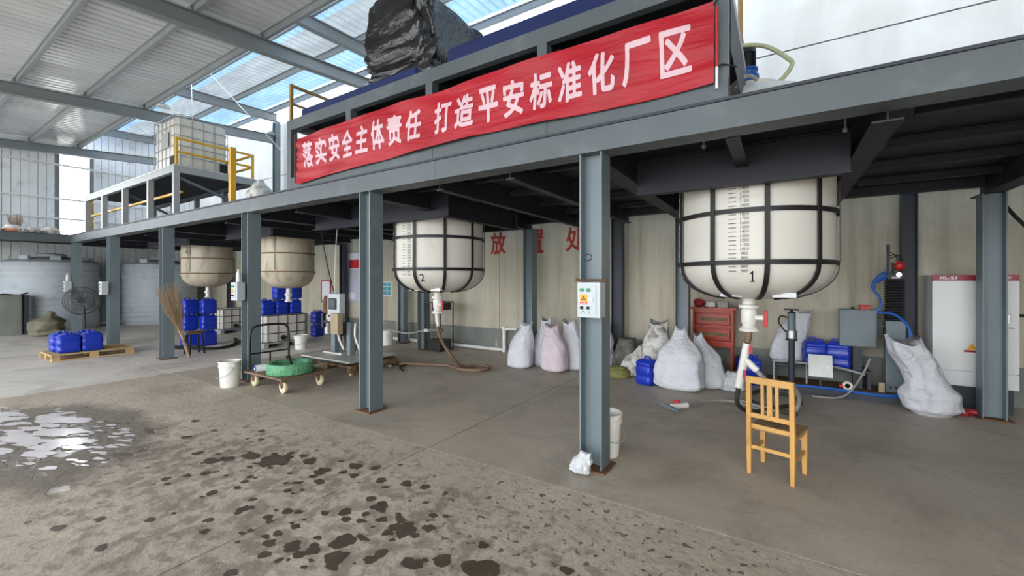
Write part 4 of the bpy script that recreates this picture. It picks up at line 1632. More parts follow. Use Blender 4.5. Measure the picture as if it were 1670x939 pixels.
# ================================================================== CONTROL BOXES
def control_box(name, label, cx, y, z0, w=.2, h=.29, d=.12, full=True, m_='grey_enamel'):
    t = thing(name, label, 'control box', (cx, y, z0))
    MB().box(cx - w / 2, y, z0, cx + w / 2, y + d, z0 + h).build('case', M[m_], t, bevel=.006)
    k = w / .2
    dx0, dx1 = cx - w * .40, cx + w * .33
    dr_ = MB().box(dx0, y - .006, z0 + .025, dx1, y - .0005, z0 + h - .025).build('door', M[m_], t, bevel=.002)
    for i, q in enumerate((-.045, .01)):
        MB().cyl((cx + q * k - .01, y - .007, z0 + h * .78), (cx + q * k - .01, y - .018, z0 + h * .78), .0155 * k, n=18).build('green_button', M['green'], dr_, smooth=True, angle=50)
        MB().cyl((cx + q * k - .01, y - .007, z0 + h * .28), (cx + q * k - .01, y - .02, z0 + h * .28), .0125 * k, n=18).build('black_switch', M['black_matte'], dr_, smooth=True, angle=50)
    wl2 = MB().box(cx - .07 * k, y - .0075, z0 + h * .45, cx - .008 * k, y - .0062, z0 + h * .66).build('warning_label', M['orange'], dr_)
    tri = MB()
    tx, tz = cx - .039 * k, z0 + h * .555
    o_, i_ = .024 * k, .014 * k
    P = [(tx, tz + o_ * .8), (tx - o_, tz - o_ * .8), (tx + o_, tz - o_ * .8)]
    Q = [(tx, tz + i_ * .62), (tx - i_, tz - i_ * .85), (tx + i_, tz - i_ * .85)]
    tri.v = [Vector((a, y - .0082, b)) for a, b in P + Q]
    tri.f = [(0, 1, 4, 3), (1, 2, 5, 4), (2, 0, 3, 5)]
    tri.add(MB().box(tx - .0018, y - .0083, tz - .008, tx + .0018, y - .0081, tz + .007))
    tri.build('hazard_triangle', M['black'], dr_)
    MB().box(cx - .07 * k, y - .0078, z0 + h * .375, cx - .008 * k, y - .0062, z0 + h * .445).build('danger_strip', M['red'], dr_)
    facing(fit_text(text_mb('当心触电', .02), .05 * k, .011), (cx - .039 * k, y - .0084, z0 + h * .41)).build('danger_lettering', M['paper'], dr_)
    MB().cyl((cx + .028 * k, y - .007, z0 + h * .52), (cx + .028 * k, y - .014, z0 + h * .52), .014 * k, n=16).build('key_lock', M['chrome'], dr_, smooth=True, angle=50)
    sg = MB().tube([(cx - .062 * k, y - .0075, z0 + h * .14), (cx - .045 * k, y - .0075, z0 + h * .19), (cx - .03 * k, y - .0075, z0 + h * .14)], .002, 5)
    sg.tube([(cx + .0, y - .0075, z0 + h * .2), (cx + .012 * k, y - .0075, z0 + h * .15), (cx + .002 * k, y - .0075, z0 + h * .12)], .002, 5)
    sg.build('pen_mark', M['green'], dr_)
    return t


control_box('control_box', 'grey control box with warning label, closest to the camera, on the big column', -1.325, 3.222, 1.295)
ct = thing('clamp_bar', 'thin steel bar fixed across the big column above its control box', 'bar', (-1.36, 3.33, 1.6))
MB().cyl((-1.47, 3.315, 1.603), (-1.20, 3.30, 1.60), .009).build('bar', M['rust'], ct, smooth=True, angle=50)
MB().cyl((-1.47, 3.315, 1.603), (-1.47, 3.345, 1.603), .012).build('bolt', M['rust'], ct, smooth=True, angle=50)
mk = MB().tube([(-1.42 + .035 * math.cos(a), 3.438, 1.80 + .028 * math.sin(a)) for a in [i * .5 for i in range(13)]], .003, 5)
tag(mk.build('weld_mark', M['dark_steel']), 'round scribbled mark on the web of the big column', 'mark')
control_box('control_box', 'grey control box with a bottle on top on the column behind the trolley', -7.24, 3.212, 1.28)
control_box('control_box', 'plain grey control box on the column behind the pallet of blue cans', -13.86, 3.20, 1.25, .22, .32, .13)
control_box('control_box', 'grey control box on the far corner column above the floor fan', -17.08, 3.20, 1.28, .22, .30, .13)


def bottle(label, x, y, z, m_='clear', cap='pvc', h=.2):
    t = thing('bottle', label, 'bottle', (x, y, z))
    MB().lathe([(.028, 0), (.032, .004), (.032, h * .3), (.028, h * .34), (.032, h * .38), (.032, h * .62), (.013, h * .86), (.013, h * .93)], (x, y, z), 20).build('bottle_body', M[m_], t, smooth=True, angle=50)
    MB().cyl((x, y, z + h * .9), (x, y, z + h), .016, n=14).build('cap', M[cap], t, smooth=True, angle=50)
    return t


bottle('clear water bottle standing on the control box behind the trolley', -7.22, 3.27, 1.571)
bottle('white bottle standing on the control box of the far corner column', -17.08, 3.265, 1.581, 'pvc', 'pvc', .22)

# ================================================================== PLATFORM TROLLEY
tr_ = thing('platform_trolley', 'rusty brown platform trolley with a bent tube handle', 'trolley', (-6.2, 3.5, 0))
TX0, TX1, TY0, TY1, TZ = -6.87, -5.82, 3.18, 3.94, .2
MB().box(TX0, TY0, TZ, TX1, TY1, TZ + .03).build('platform_board', M['trolley'], tr_, bevel=.006)
hd = MB()
hx_ = TX0 + .03
hd.tube([(hx_, TY0 + .08, TZ + .02), (hx_, TY0 + .08, .72), (hx_, TY0 + .12, .86), (hx_, TY0 + .24, .90), (hx_, TY1 - .24, .90), (hx_, TY1 - .12, .86), (hx_, TY1 - .08, .72), (hx_, TY1 - .08, TZ + .02)], .017, 10)
hd.tube([(hx_, TY0 + .08, .47), (hx_, TY1 - .08, .47)], .013, 8, False)
hd.tube([(hx_, .5 * (TY0 + TY1), .47), (hx_, .5 * (TY0 + TY1), TZ + .03)], .014, 8, False)
hd.build('push_handle', M['black'], tr_, smooth=True)
for x in (TX0 + .13, TX1 - .13):
    for y in (TY0 + .1, TY1 - .1):
        fk = MB().box(x - .035, y - .03, .09, x + .035, y - .022, TZ - .001).add(MB().box(x - .035, y + .022, .09, x + .035, y + .03, TZ - .001))
        fk.build('castor_fork', M['rust'], tr_)
        whl = MB().xform(Matrix.Identity(4))
        rr = [(.075, -.02), (.085, -.014), (.085, .014), (.075, .02), (.05, .016), (.03, .02), (.01, .02)]
        w2 = MB().lathe([(.012, -.02), (.05, -.014)] + rr, (0, 0, 0), 28)
        w2.xform(Matrix.Translation((x, y, .0851)) @ Matrix.Rotation(PI / 2, 4, 'X') @ Matrix.Rotation(0, 4, 'Y'))
        wo = w2.build('wheel', M['cream_wheel'], tr_, smooth=True, angle=40)
        MB().cyl((x, y - .034, .085), (x, y + .034, .085), .014).build('axle', M['rust'], wo, smooth=True)
# green film coil on the trolley
gr_ = thing('film_coil', 'green film wrapped ring of hose lying on the trolley', 'coil', (-6.15, 3.5, TZ + .031))
rs = []
for j in range(120):
    a = 2 * PI * j / 120
    cx_, cy_ = -6.16 + .27 * math.cos(a), 3.50 + .27 * math.sin(a)
    ring = []
    for k in range(16):
        b = 2 * PI * k / 16
        w = 1 + .12 * mn.noise(Vector((a * 5, b, 2)))
        cb_, sb_ = math.copysign(abs(math.cos(b)) ** .45, math.cos(b)), math.copysign(abs(math.sin(b)) ** .45, math.sin(b))
        rad = .045 * cb_ * w + .012 * mn.noise(Vector((a * 9, b * 1.5, 7)))
        ring.append((cx_ + rad * math.cos(a), cy_ + rad * math.sin(a), TZ + .032 + .08 + .08 * sb_ * (w if sb_ > 0 else 1)))
    rs.append(ring)
rs.append(rs[0])
MB().quad_ring(rs, True, False, False).build('wrapped_ring', M['green_film'], gr_, smooth=True)
MB().lathe([(.02, TZ + .033), (.20, TZ + .034), (.21, TZ + .05), (.1, TZ + .06), (.02, TZ + .06)], (-6.16, 3.5, 0), 32).build('ring_floor', M['green_film'], gr_, smooth=True)
rl = thing('film_roll', 'white roll with a blue end lying on the trolley by the handle', 'roll', (-6.56, 3.36, TZ + .031))
MB().cyl((-6.58, 3.21, TZ + .086), (-6.52, 3.46, TZ + .086), .054, n=24).build('roll', M['paper'], rl, smooth=True, angle=50)
MB().cyl((-6.5805, 3.209, TZ + .086), (-6.582, 3.203, TZ + .086), .05, n=24).build('blue_end', M['blue_paint'], rl, smooth=True, angle=50)
MB().cyl((-6.5822, 3.2025, TZ + .086), (-6.5835, 3.197, TZ + .086), .02, n=16).build('core', M['paper'], rl, smooth=True, angle=50)
gt = thing('hand_pump', 'black tube tool lying inside the green film ring', 'tool', (-6.2, 3.55, TZ + .061))
MB().tube([(-6.42, 3.62, TZ + .20), (-6.25, 3.55, TZ + .19), (-6.1, 3.5, TZ + .09)], .02, 10).build('tube', M['black_matte'], gt, smooth=True)
MB().cyl((-6.46, 3.64, TZ + .21), (-6.41, 3.615, TZ + .20), .032, n=14).build('grip', M['black'], gt, smooth=True, angle=50)

# ================================================================== FILLING SCALE
pl = pallet('wooden_pallet', 'dirty dark wooden pallet on castors under the filling scale', -7.35, -6.0, 4.42, 5.42, M['wood_dark'], .06, .12)
for x in (-7.25, -6.1):
    for y in (4.5, 5.34):
        MB().cyl((x, y - .015, .03), (x, y + .015, .03), .03, n=16).build('castor', M['cream_wheel'], pl, smooth=True, angle=50)
sc_ = thing('filling_scale', 'floor scale with steel plate, post and digital weighing head', 'scale', (-6.7, 4.95, .181))
MB().box(-7.4, 4.4, .215, -6.0, 5.4, .245).build('weighing_plate', M['alu'], sc_, bevel=.006)
fr = MB()
for y in (4.43, 5.37):
    fr.box(-7.35, y - .03, .1815, -6.05, y + .03, .2145)
fr.build('plate_frame', M['black'], sc_)
MB().box(-7.30, 4.78, .2455, -6.75, 5.02, .268).build('post_base', M['alu'], sc_)
MB().box(-7.12, 4.82, .2685, -7.0, 4.94, 1.22).build('post', M['steel'], sc_, bevel=.006)
arm = MB()
arm.box(-7.22, 4.74, .80, -6.74, 4.80, .86)
arm.box(-7.3, 4.74, .72, -7.24, 4.80, .98)
arm.tube([(-7.06, 4.80, 1.2), (-6.86, 4.72, 1.18), (-6.8, 4.7, 1.1)], .02, 8)
arm.build('filling_arm', M['black'], sc_, smooth=False)
hdm = MB().box(-6.93, 4.62, .86, -6.58, 4.74, 1.36).build('head_case', M['grey_enamel'], sc_, bevel=.008)
MB().box(-6.88, 4.604, 1.08, -6.66, 4.6195, 1.28).build('display_bezel', M['black'], hdm, bevel=.004)
MB().box(-6.84, 4.60, 1.11, -6.70, 4.6035, 1.25).build('display_screen', M['screen'], hdm)
for k in range(4):
    MB().cyl((-6.87 + .07 * k, 4.612, .96), (-6.87 + .07 * k, 4.6195, .96), .02, n=14).build('button', M['black_matte'], hdm, smooth=True, angle=50)
MB().box(-6.66, 4.50, .66, -6.46, 4.605, 1.02).build('drive_box', M['beige'], sc_, bevel=.006)
MB().box(-6.52, 4.72, .2685, -6.42, 4.82, .858).build('post', M['steel'], sc_, bevel=.006)
pn = MB()
for k in range(7):
    pn.tube([(-6.9 + .07 * k, 4.84, .75), (-6.93 + .08 * k + .03 * math.sin(k * 2), 4.9, .55), (-6.85 + .06 * k, 4.88, .32)], .009, 6)
pn.build('pipework', M['black_matte'], sc_, smooth=True)
pw = MB()
pw.tube([(-6.75, 4.76, .84), (-6.72, 4.7, .6), (-6.62, 4.74, .36)], .018, 8)
pw.tube([(-6.35, 4.78, .84), (-6.3, 4.74, .6), (-6.2, 4.8, .3)], .018, 8)
pw.build('white_hose', M['pvc'], sc_, smooth=True)
MB().lathe([(.05, .95), (.075, .97), (.07, 1.25), (.05, 1.3)], (-7.5, 5.0, 0), 20).add(MB().bar((-7.5, 5.0, .93), (-7.05, 4.88, .93), .04, .04)).build('rusty_canister', M['rust'], sc_, smooth=True)
MB().lathe([(.035, .56), (.04, .58), (.04, .94), (.02, .95)], (-7.5, 5.0, 0), 16).build('canister_nozzle', M['pvc'], sc_, smooth=True)
cb = thing('hanging_cable', 'dark cable slanting from the deck to the filling scale post', 'cable', (-7.6, 5.0, 2.9))
MB().tube([(-7.75, 5.0, 2.93), (-7.6, 4.98, 2.3), (-7.35, 4.95, 1.7), (-7.08, 4.9, 1.235)], .009, 6).build('cable', M['black_matte'], cb, smooth=True)
cb = thing('hanging_cable', 'thin white cable hanging from the deck to the weighing head', 'cable', (-6.78, 4.68, 2.9))
MB().tube([(-6.98, 4.9, 2.93), (-6.92, 4.8, 2.4), (-6.82, 4.7, 1.9), (-6.80, 4.68, 1.365)], .007, 6).build('cable', M['pvc'], cb, smooth=True)

# ================================================================== ON AND ALONG THE BACK WALL
def board(name, label, x0, x1, z0, z1, m_, cat, frame=None, fw=.03):
    t = thing(name, label, cat, ((x0 + x1) / 2, WY - .03, z0))
    MB().box(x0 + .002, WY - .022, z0 + .002, x1 - .002, WY - .008, z1 - .002).build('sheet', M[m_], t)
    if frame:
        f = MB()
        f.box(x0 - fw, WY - .03, z0 - fw, x0, WY - .0075, z1 + fw).box(x1, WY - .03, z0 - fw, x1 + fw, WY - .0075, z1 + fw)
        f.box(x0, WY - .03, z0 - fw, x1, WY - .0075, z0).box(x0, WY - .03, z1, x1, WY - .0075, z1 + fw)
        f.build('frame', M[frame], t)
    return t


nb_ = board('wall_notice', 'red framed notice on the back wall right of the stained tank', -12.10, -11.69, .96, 1.57, 'paper', 'notice', 'red')
wbd = board('notice_board', 'large pale notice board with a red heading panel behind the scale', -10.97, -9.75, .98, 2.42, 'lilac_paper', 'board', 'steel_light', .02)
MB().box(-10.93, WY - .0245, 1.93, -9.79, WY - .0225, 2.38).build('heading_sheet', M['paper'], wbd)
MB().box(-10.76, WY - .028, 1.95, -10.26, WY - .0248, 2.2).build('red_panel', M['red'], wbd)
MB().box(-10.9, WY - .026, 1.05, -10.5, WY - .0235, 1.25).build('note_sheet', M['paper'], wbd)
tp = board('poster', 'teal picture poster on the back wall right of the bare front column', -9.29, -8.93, 1.18, 1.56, 'paper', 'poster')
for i in range(2):
    for j in range(3):
        MB().box(-9.27 + .17 * i, WY - .0245, 1.20 + .12 * j, -9.12 + .17 * i, WY - .0225, 1.30 + .12 * j).build('picture', M['teal_paper'], tp)

pp = thing('white_pipe', 'white plastic pipe running along the foot of the back wall', 'pipe', (-6.9, 7.7, 0))
MB().tube([(-9.3, 7.80, .05), (-5.24, 7.80, .05)], .04, 12, False).build('pipe_run', M['pvc'], pp, smooth=True)
MB().tube([(-5.20, 7.80, .06), (-5.20, 7.80, .50)], .04, 12, False).build('riser', M['pvc'], pp, smooth=True)
MB().tube([(-5.17, 7.80, .52), (-4.88, 7.82, .53)], .028, 12, False).build('branch', M['pvc'], pp, smooth=True)
for z in (.05, .52):
    MB().xform(Matrix.Identity(4)).lathe([(.02, -.05), (.05, -.045), (.05, .045), (.02, .05)], (-5.20, 7.80, z if z > .1 else .051), 16).build('elbow', M['pvc'], pp, smooth=True, angle=50)

# dark crate stack behind tank 2's valve
kc = thing('wire_cage', 'dark wire mesh crate standing behind the valve of tank 2', 'cage', (-6.55, 7.25, 0))
g = MB()
for k in range(14):
    x = -6.84 + .034 * k
    g.tube([(x, 7.02, 0), (x, 7.02, 1.08)], .004, 5, False)
for k in range(19):
    z = .06 * k + .006
    g.tube([(-6.84, 7.02, z), (-6.40, 7.02, z)], .004, 5, False)
g.build('mesh_front', M['mesh_dark'], kc)
f = MB()
for x in (-6.85, -6.39):
    for y in (7.02, 7.45):
        f.bar((x, y, 0), (x, y, 1.12), .02, .02)
for z in (.02, 1.1):
    f.bar((-6.85, 7.02, z), (-6.39, 7.02, z), .02, .02).bar((-6.85, 7.45, z), (-6.39, 7.45, z), .03, .03)
f.build('frame', M['black'], kc)
MB().box(-6.82, 7.06, .04, -6.42, 7.42, .25).build('contents', M['mesh_dark'], kc)
MB().box(-6.62, 6.99, .93, -6.40, 7.4, 1.085).build('dark_tray', M['black'], kc)

# ------------------------------------------------------------------ hoses
def hose(name, label, pts, r, m_, cat='hose', parts=()):
    t = thing(name, label, cat, pts[0])
    MB().tube(pts, r, 10).build('hose_line', M[m_], t, smooth=True)
    return t


h2 = hose('floor_hose', 'muddy hose dropping from the valve of tank 2 and coiled on the floor',
          [(-4.97, 5.38, 1.03), (-4.97, 5.4, .75), (-4.93, 5.5, .5), (-4.85, 5.7, .2), (-4.85, 5.95, .045), (-4.7, 6.25, .03), (-4.45, 6.2, .03), (-4.42, 5.9, .03), (-4.75, 5.75, .035), (-5.2, 5.9, .03), (-5.75, 5.7, .03), (-6.1, 5.55, .03)], .027, 'hose_brown')
MB().tube([(-4.97, 5.38, 1.03), (-4.97, 5.40, .82)], .036, 12, False).build('white_collar', M['pvc'], h2, smooth=True)
MB().cyl((-6.1, 5.55, .035), (-6.32, 5.50, .035), .033, n=14).build('coupling', M['rust'], h2, smooth=True)
MB().tube([(-6.0, 5.72, .02), (-5.85, 5.35, .02), (-5.6, 5.2, .018)], .014, 8).build('loose_end', M['black_matte'], h2, smooth=True)
hc = hose('crossing_hose', 'thin grey hose slung from tank 2 valve across the back row column', [(-4.98, 5.42, .78), (-5.6, 6.2, .62), (-6.7, 6.93, .48), (-7.4, 7.0, .36), (-8.0, 7.0, .40)], .022, 'hose_grey')
MB().tube([(-6.78, 6.945, .475), (-6.62, 6.885, .482)], .036, 10, False).build('white_sleeve', M['pvc'], hc, smooth=True)
hose('black_hose', 'flat black hose curving over the floor behind the trolley handle', [(-12.3, 3.9, .02), (-11.4, 4.2, .02), (-11.0, 4.55, .02), (-11.2, 4.95, .02), (-11.9, 5.4, .02), (-12.6, 5.6, .02)], .025, 'black_matte')
hose('black_hose', 'second black hose lying behind the stacked blue cans', [(-12.6, 4.05, .02), (-11.5, 4.35, .02), (-11.15, 4.65, .02), (-11.5, 5.1, .02), (-12.3, 5.5, .02)], .022, 'black_matte')

# outlet of tank 1: brown stub, taped white pipe with side branch and red taps, hoses on the floor
op = thing('drain_pipe', 'white taped pipe with red taps hanging under the valve of tank 1', 'pipe', (-.32, 5.38, .4))
MB().tube([(-.31, 5.40, 1.035), (-.31, 5.39, .98), (-.325, 5.37, .90)], .034, 12, False).build('brown_stub', M['hose_brown'], op, smooth=True)
MB().tube([(-.325, 5.37, .895), (-.345, 5.36, .78), (-.375, 5.355, .60), (-.41, 5.35, .40)], .042, 12, False).build('taped_pipe', M['pvc'], op, smooth=True)
MB().tube([(-.365, 5.355, .74), (-.30, 5.35, .68), (-.23, 5.35, .61)], .036, 12, False).build('branch_pipe', M['pvc'], op, smooth=True)
MB().tube([(-.23, 5.35, .605), (-.19, 5.35, .56)], .026, 10, False).build('branch_end', M['hose_grey'], op, smooth=True)
for x, z in ((-.30, .84), (-.36, .56)):
    MB().box(x - .0, 5.29, z - .045, x + .03, 5.318, z + .045).add(MB().cyl((x + .012, 5.31, z), (x + .005, 5.36, z), .016)).build('red_tap', M['red'], op)
hose('floor_hose', 'dark hose looping down from the taped pipe to the floor behind the chair', [(-.41, 5.35, .40), (-.42, 5.4, .2), (-.30, 5.75, .04), (-.02, 6.2, .03), (.2, 6.5, .03), (.1, 6.85, .03), (-.25, 6.95, .03), (-.38, 6.5, .03), (-.2, 6.1, .03), (.15, 5.95, .03)], .024, 'mesh_dark')
hose('floor_hose', 'grey hose standing in a loop behind the chair slats', [(-.19, 5.35, .56), (-.05, 5.5, .42), (.10, 5.7, .40), (.17, 5.9, .22), (.10, 6.0, .04), (-.2, 6.05, .03), (-.45, 6.25, .025)], .024, 'hose_grey')
nz = thing('hose_nozzle', 'clear hose with metal lance and red tap on the floor left of the chair', 'hose', (-1.1, 5.5, 0))
MB().tube([(-1.02, 5.62, .03), (-.9, 5.9, .03), (-.65, 6.15, .025), (-.42, 6.12, .02), (-.15, 5.9, .02)], .016, 8).build('hose_line', M['hose_grey'], nz, smooth=True)
MB().cyl((-1.30, 5.56, .028), (-1.06, 5.34, .028), .026, n=14).build('metal_lance', M['steel'], nz, smooth=True, angle=50)
MB().cyl((-1.15, 5.47, .034), (-1.0, 5.64, .034), .034, n=14).build('valve_body', M['pvc'], nz, smooth=True, angle=50)
MB().box(-1.15, 5.53, .069, -1.07, 5.58, .10).build('red_tap', M['red'], nz, bevel=.006)

# ------------------------------------------------------------------ red cabinet
rc = thing('red_cabinet', 'rusty red metal cabinet on thin legs beside the row column, boxes on top', 'cabinet', (-.96, 7.6, 0))
RX0, RX1, RY0, RY1 = -1.24, -.64, 7.46, 7.80
rz0, rz1 = .53, 1.13
b_ = MB()
b_.box(RX0, RY0, rz0, RX0 + .03, RY1, rz1).box(RX1 - .03, RY0, rz0, RX1, RY1, rz1)
b_.box(RX0 + .03, RY0 + .1, rz0, RX1 - .03, RY1, rz1)
b_.box(RX0 + .03, RY0, rz0, RX1 - .03, RY0 + .1, rz0 + .1)
b_.box(RX0 + .03, RY0, rz1 - .05, RX1 - .03, RY0 + .1, rz1)
b_.box(RX0 + .03, RY0 + .01, rz0 + .31, RX1 - .03, RY0 + .1, rz0 + .35)
b_.build('cabinet_body', M['red_paint'], rc, bevel=.004)
MB().box(RX0 - .03, RY0 - .03, rz1 + .001, RX1 + .04, RY1, rz1 + .03).build('top_plate', M['red_paint'], rc)
for z in (.14, .38):
    dw = MB().box(RX0 + .06, RY0 + .05, rz0 + z - .01, RX1 - .06, RY0 + .099, rz0 + z + .14).build('panel', M['red_paint'], rc)
    MB().box(RX0 + .1, RY0 + .03, rz0 + z + .03, RX1 - .1, RY0 + .0495, rz0 + z + .09).build('terminal_strip', M['beige'], dw)
    s_ = MB()
    for k in range(16):
        s_.box(RX0 + .11 + .025 * k, RY0 + .022, rz0 + z + .035, RX0 + .125 + .025 * k, RY0 + .0298, rz0 + z + .085)
    s_.build('terminals', M['rust'], dw)
for x in (RX0 + .03, RX1 - .03):
    for y in (RY0 + .03, RY1 - .03):
        MB().bar((x, y, 0), (x, y, rz0 - .001), .03, .03).build('leg', M['red_paint'], rc)
MB().bar((RX0 + .05, RY0 + .03, .26), (RX1 - .05, RY0 + .03, .26), .02, .03).build('cross_bar', M['rust'], rc)
bt = thing('small_box', 'small white tub on top of the red cabinet', 'tub', (-.98, 7.6, rz1 + .031))
MB().lathe([(.06, rz1 + .031), (.08, rz1 + .04), (.075, rz1 + .1), (.05, rz1 + .12)], (-.98, 7.58, 0), 20).build('tub', M['pvc'], bt, smooth=True, angle=50)
bt = thing('small_box', 'grey transparent box on top of the red cabinet', 'box', (-.82, 7.6, rz1 + .031))
MB().loft([(0, .08, .06, .02), (.1, .085, .065, .02)], (-.8, 7.58, rz1 + .031)).build('box_body', M['hose_grey'], bt)
bt = thing('red_rag', 'dark red rag bundle on the left of the red cabinet top', 'rag', (-1.16, 7.6, rz1 + .031))
t_ = MB().lathe([(.04, rz1 + .031), (.09, rz1 + .06), (.10, rz1 + .1), (.07, rz1 + .15), (.02, rz1 + .17)], (-1.16, 7.58, 0), 18)
t_.v = [v + Vector((mn.noise(v * 14) * .03, mn.noise(v * 13 + Vector((3, 0, 0))) * .03, 0)) for v in t_.v]
t_.build('rag', M['maroon'], bt, smooth=True)

# ------------------------------------------------------------------ filling equipment at the right
sk = thing('equipment_skid', 'low dark steel skid carrying the filling equipment along the wall', 'skid', (.55, 7.5, 0))
f = MB()
for y in (7.28, 7.82):
    f.box(-.2, y - .03, 0, 1.42, y + .03, .09)
for x in (-.2, .35, .9, 1.38):
    f.box(x, 7.311, 0, x + .06, 7.789, .085)
f.build('skid_frame', M['dark_steel'], sk)
MB().box(-.18, 7.32, .0905, 1.40, 7.80, .11).build('deck_board', M['wood_dark'], sk)
MB().box(-.10, 7.44, .33, 1.02, 7.82, .36).add(MB().box(-.1, 7.44, .111, -.06, 7.82, .33)).add(MB().box(.98, 7.44, .111, 1.02, 7.82, .33)).build('raised_shelf', M['dark_steel'], sk)
MB().tube([(-.12, 7.40, .40), (.0, 7.40, .405), (.6, 7.40, .39), (.95, 7.38, .32)], .017, 8).build('handrail', M['steel_light'], sk, smooth=True)
for x in (-.1, .3):
    MB().bar((x, 7.40, .111), (x, 7.40, .40), .02, .02).build('rail_stand', M['steel_light'], sk)
blu = MB()
blu.tube([(.0, 7.22, .10), (.5, 7.20, .12), (1.0, 7.22, .10), (1.3, 7.25, .13), (1.41, 7.3, .30), (1.41, 7.42, .8), (1.39, 7.44, 1.0), (1.25, 7.42, 1.15), (1.08, 7.44, 1.17)], .018, 8)
blu.tube([(.3, 7.24, .115), (.8, 7.235, .10), (1.33, 7.25, .11), (1.435, 7.32, .34), (1.43, 7.43, .85), (1.37, 7.44, 1.06)], .014, 8)
blu.build('blue_hose', M['blue_hose'], sk, smooth=True)
G5 = 'blue cans on the equipment skid shelf'
can(.40, 7.58, .361, 'left blue can on the skid shelf beside the aluminium plate', .15, G5, (.95, 1, 1.05))
can(.68, 7.58, .361, 'right blue can on the skid shelf under the grey switch box', -.1, G5, (.95, 1, 1.05))

vp = thing('vacuum_cylinder', 'upright dark cylinder pump with a clamp collar and top handle', 'pump', (.12, 7.34, .111))
MB().cyl((.12, 7.34, .111), (.12, 7.34, .90), .04, n=20).build('lower_tube', M['dark_steel'], vp, smooth=True, angle=50)
MB().cyl((.12, 7.34, .8), (.12, 7.34, 1.12), .05, n=20).build('upper_tube', M['steel'], vp, smooth=True, angle=50)
MB().cyl((.12, 7.34, .76), (.12, 7.34, .87), .068, n=24).build('collar', M['chrome'], vp, smooth=True, angle=50)
MB().cyl((.12, 7.34, .73), (.12, 7.34, .75), .075, n=24).build('collar_ring', M['black'], vp, smooth=True, angle=50)
g = MB().cyl((.12, 7.34, 1.12), (.12, 7.34, 1.17), .02, n=10)
g.bar((.03, 7.34, 1.175), (.21, 7.34, 1.175), .025, .02).bar((.07, 7.34, 1.135), (.17, 7.34, 1.135), .03, .02)
g.tube([(.07, 7.32, 1.06), (-.01, 7.3, 1.08), (-.04, 7.3, 1.0), (.0, 7.31, .92), (.05, 7.32, .85)], .01, 6)
g.build('top_handle', M['black_matte'], vp)

sp_ = thing('steel_plate', 'bright square aluminium plate leaning in front of the skid', 'plate', (.45, 7.18, .11))
MB().bar((.45, 7.17, .27), (.45, 7.27, .56), .27, .008, (0, 1, 0)).build('plate', M['alu'], sp_)
MB().cyl((.53, 7.195, .40), (.53, 7.212, .395), .022, n=14).build('hole_ring', M['white_steel'], sp_, smooth=True)
MB().bar((.45, 7.24, .111), (.45, 7.25, .40), .04, .02).build('prop', M['dark_steel'], sp_)
wr_ = thing('round_plug', 'small white ring with red plug on the skid edge', 'plug', (.73, 7.26, .12))
rs_ = [(.75 + .045 * math.cos(a), 7.255, .17 + .045 * math.sin(a)) for a in [i * PI / 10 for i in range(21)]]
MB().tube(rs_, .016, 8, False).build('ring', M['pvc'], wr_, smooth=True)
MB().cyl((.66, 7.25, .16), (.70, 7.25, .165), .03, n=12).build('red_plug', M['red'], wr_, smooth=True, angle=50)

gb = thing('switch_box', 'dark grey switch box on a stand with a red lamp on top', 'control box', (.88, 7.5, .111))
MB().box(.68, 7.42, .69, 1.08, 7.60, 1.20).build('case', M['steel'], gb, bevel=.008)
MB().box(.70, 7.412, .71, 1.06, 7.4195, 1.18).build('door', M['steel'], gb, bevel=.003)
MB().box(.83, 7.46, .111, .93, 7.56, .689).build('stand', M['dark_steel'], gb)
MB().box(.91, 7.45, 1.201, 1.01, 7.55, 1.245).add(MB().box(.90, 7.44, 1.246, 1.02, 7.56, 1.262)).build('red_lamp', M['red'], gb, bevel=.004)
MB().cyl((.83, 7.5, 1.201), (.83, 7.5, 1.23), .015, n=12).build('knob', M['black_matte'], gb, smooth=True)

rm = thing('lifting_column', 'tall dark column with black bellows, red emergency button and blue cables', 'machine', (1.27, 7.5, .111))
MB().box(1.17, 7.43, .111, 1.37, 7.60, 1.06).build('lower_case', M['steel'], rm, bevel=.006)
be = MB()
z = 1.065
while z < 1.60:
    be.loft([(0, .075, .06, .01), (.012, .095, .08, .01), (.024, .095, .08, .01), (.036, .075, .06, .01)], (1.27, 7.51, z), 3)
    z += .0365
be.build('bellows', M['black_matte'], rm)
MB().box(1.185, 7.44, 1.61, 1.355, 7.58, 1.70).build('top_cap', M['black'], rm, bevel=.006)
MB().box(1.23, 7.432, 1.625, 1.31, 7.4395, 1.645).build('white_label', M['paper'], rm)
MB().cyl((1.30, 7.44, 1.675), (1.30, 7.42, 1.675), .03, n=16).build('metal_ring', M['chrome'], rm, smooth=True, angle=50)
bs = MB().lathe([(.02, 0), (.055, .004), (.06, .03), (.045, .05), (.01, .055)], (0, 0, 0), 24).xform(Matrix.Translation((1.31, 7.47, 1.79)) @ Matrix.Rotation(PI / 2, 4, 'X')).build('emergency_button', M['red'], rm, smooth=True, angle=50)
t_ = MB().bar((1.205, 7.5, 1.70), (1.205, 7.5, 2.0), .03, .03).cyl((1.205, 7.5, 2.0), (1.205, 7.5, 2.08), .018, n=12).bar((1.25, 7.5, 1.7), (1.25, 7.5, 1.84), .025, .025)
t_.bar((1.25, 7.49, 1.79), (1.31, 7.48, 1.79), .02, .03)
t_.build('mast', M['dark_steel'], rm)
wr2 = MB()
for k in range(3):
    wr2.tube([(1.21, 7.48, 1.98 - .05 * k), (1.27 + .02 * k, 7.46, 1.93), (1.30 + .02 * k, 7.46, 1.80), (1.24, 7.47, 1.72)], .006, 6)
wr2.build('black_wire', M['black_matte'], rm, smooth=True)
bc = MB()
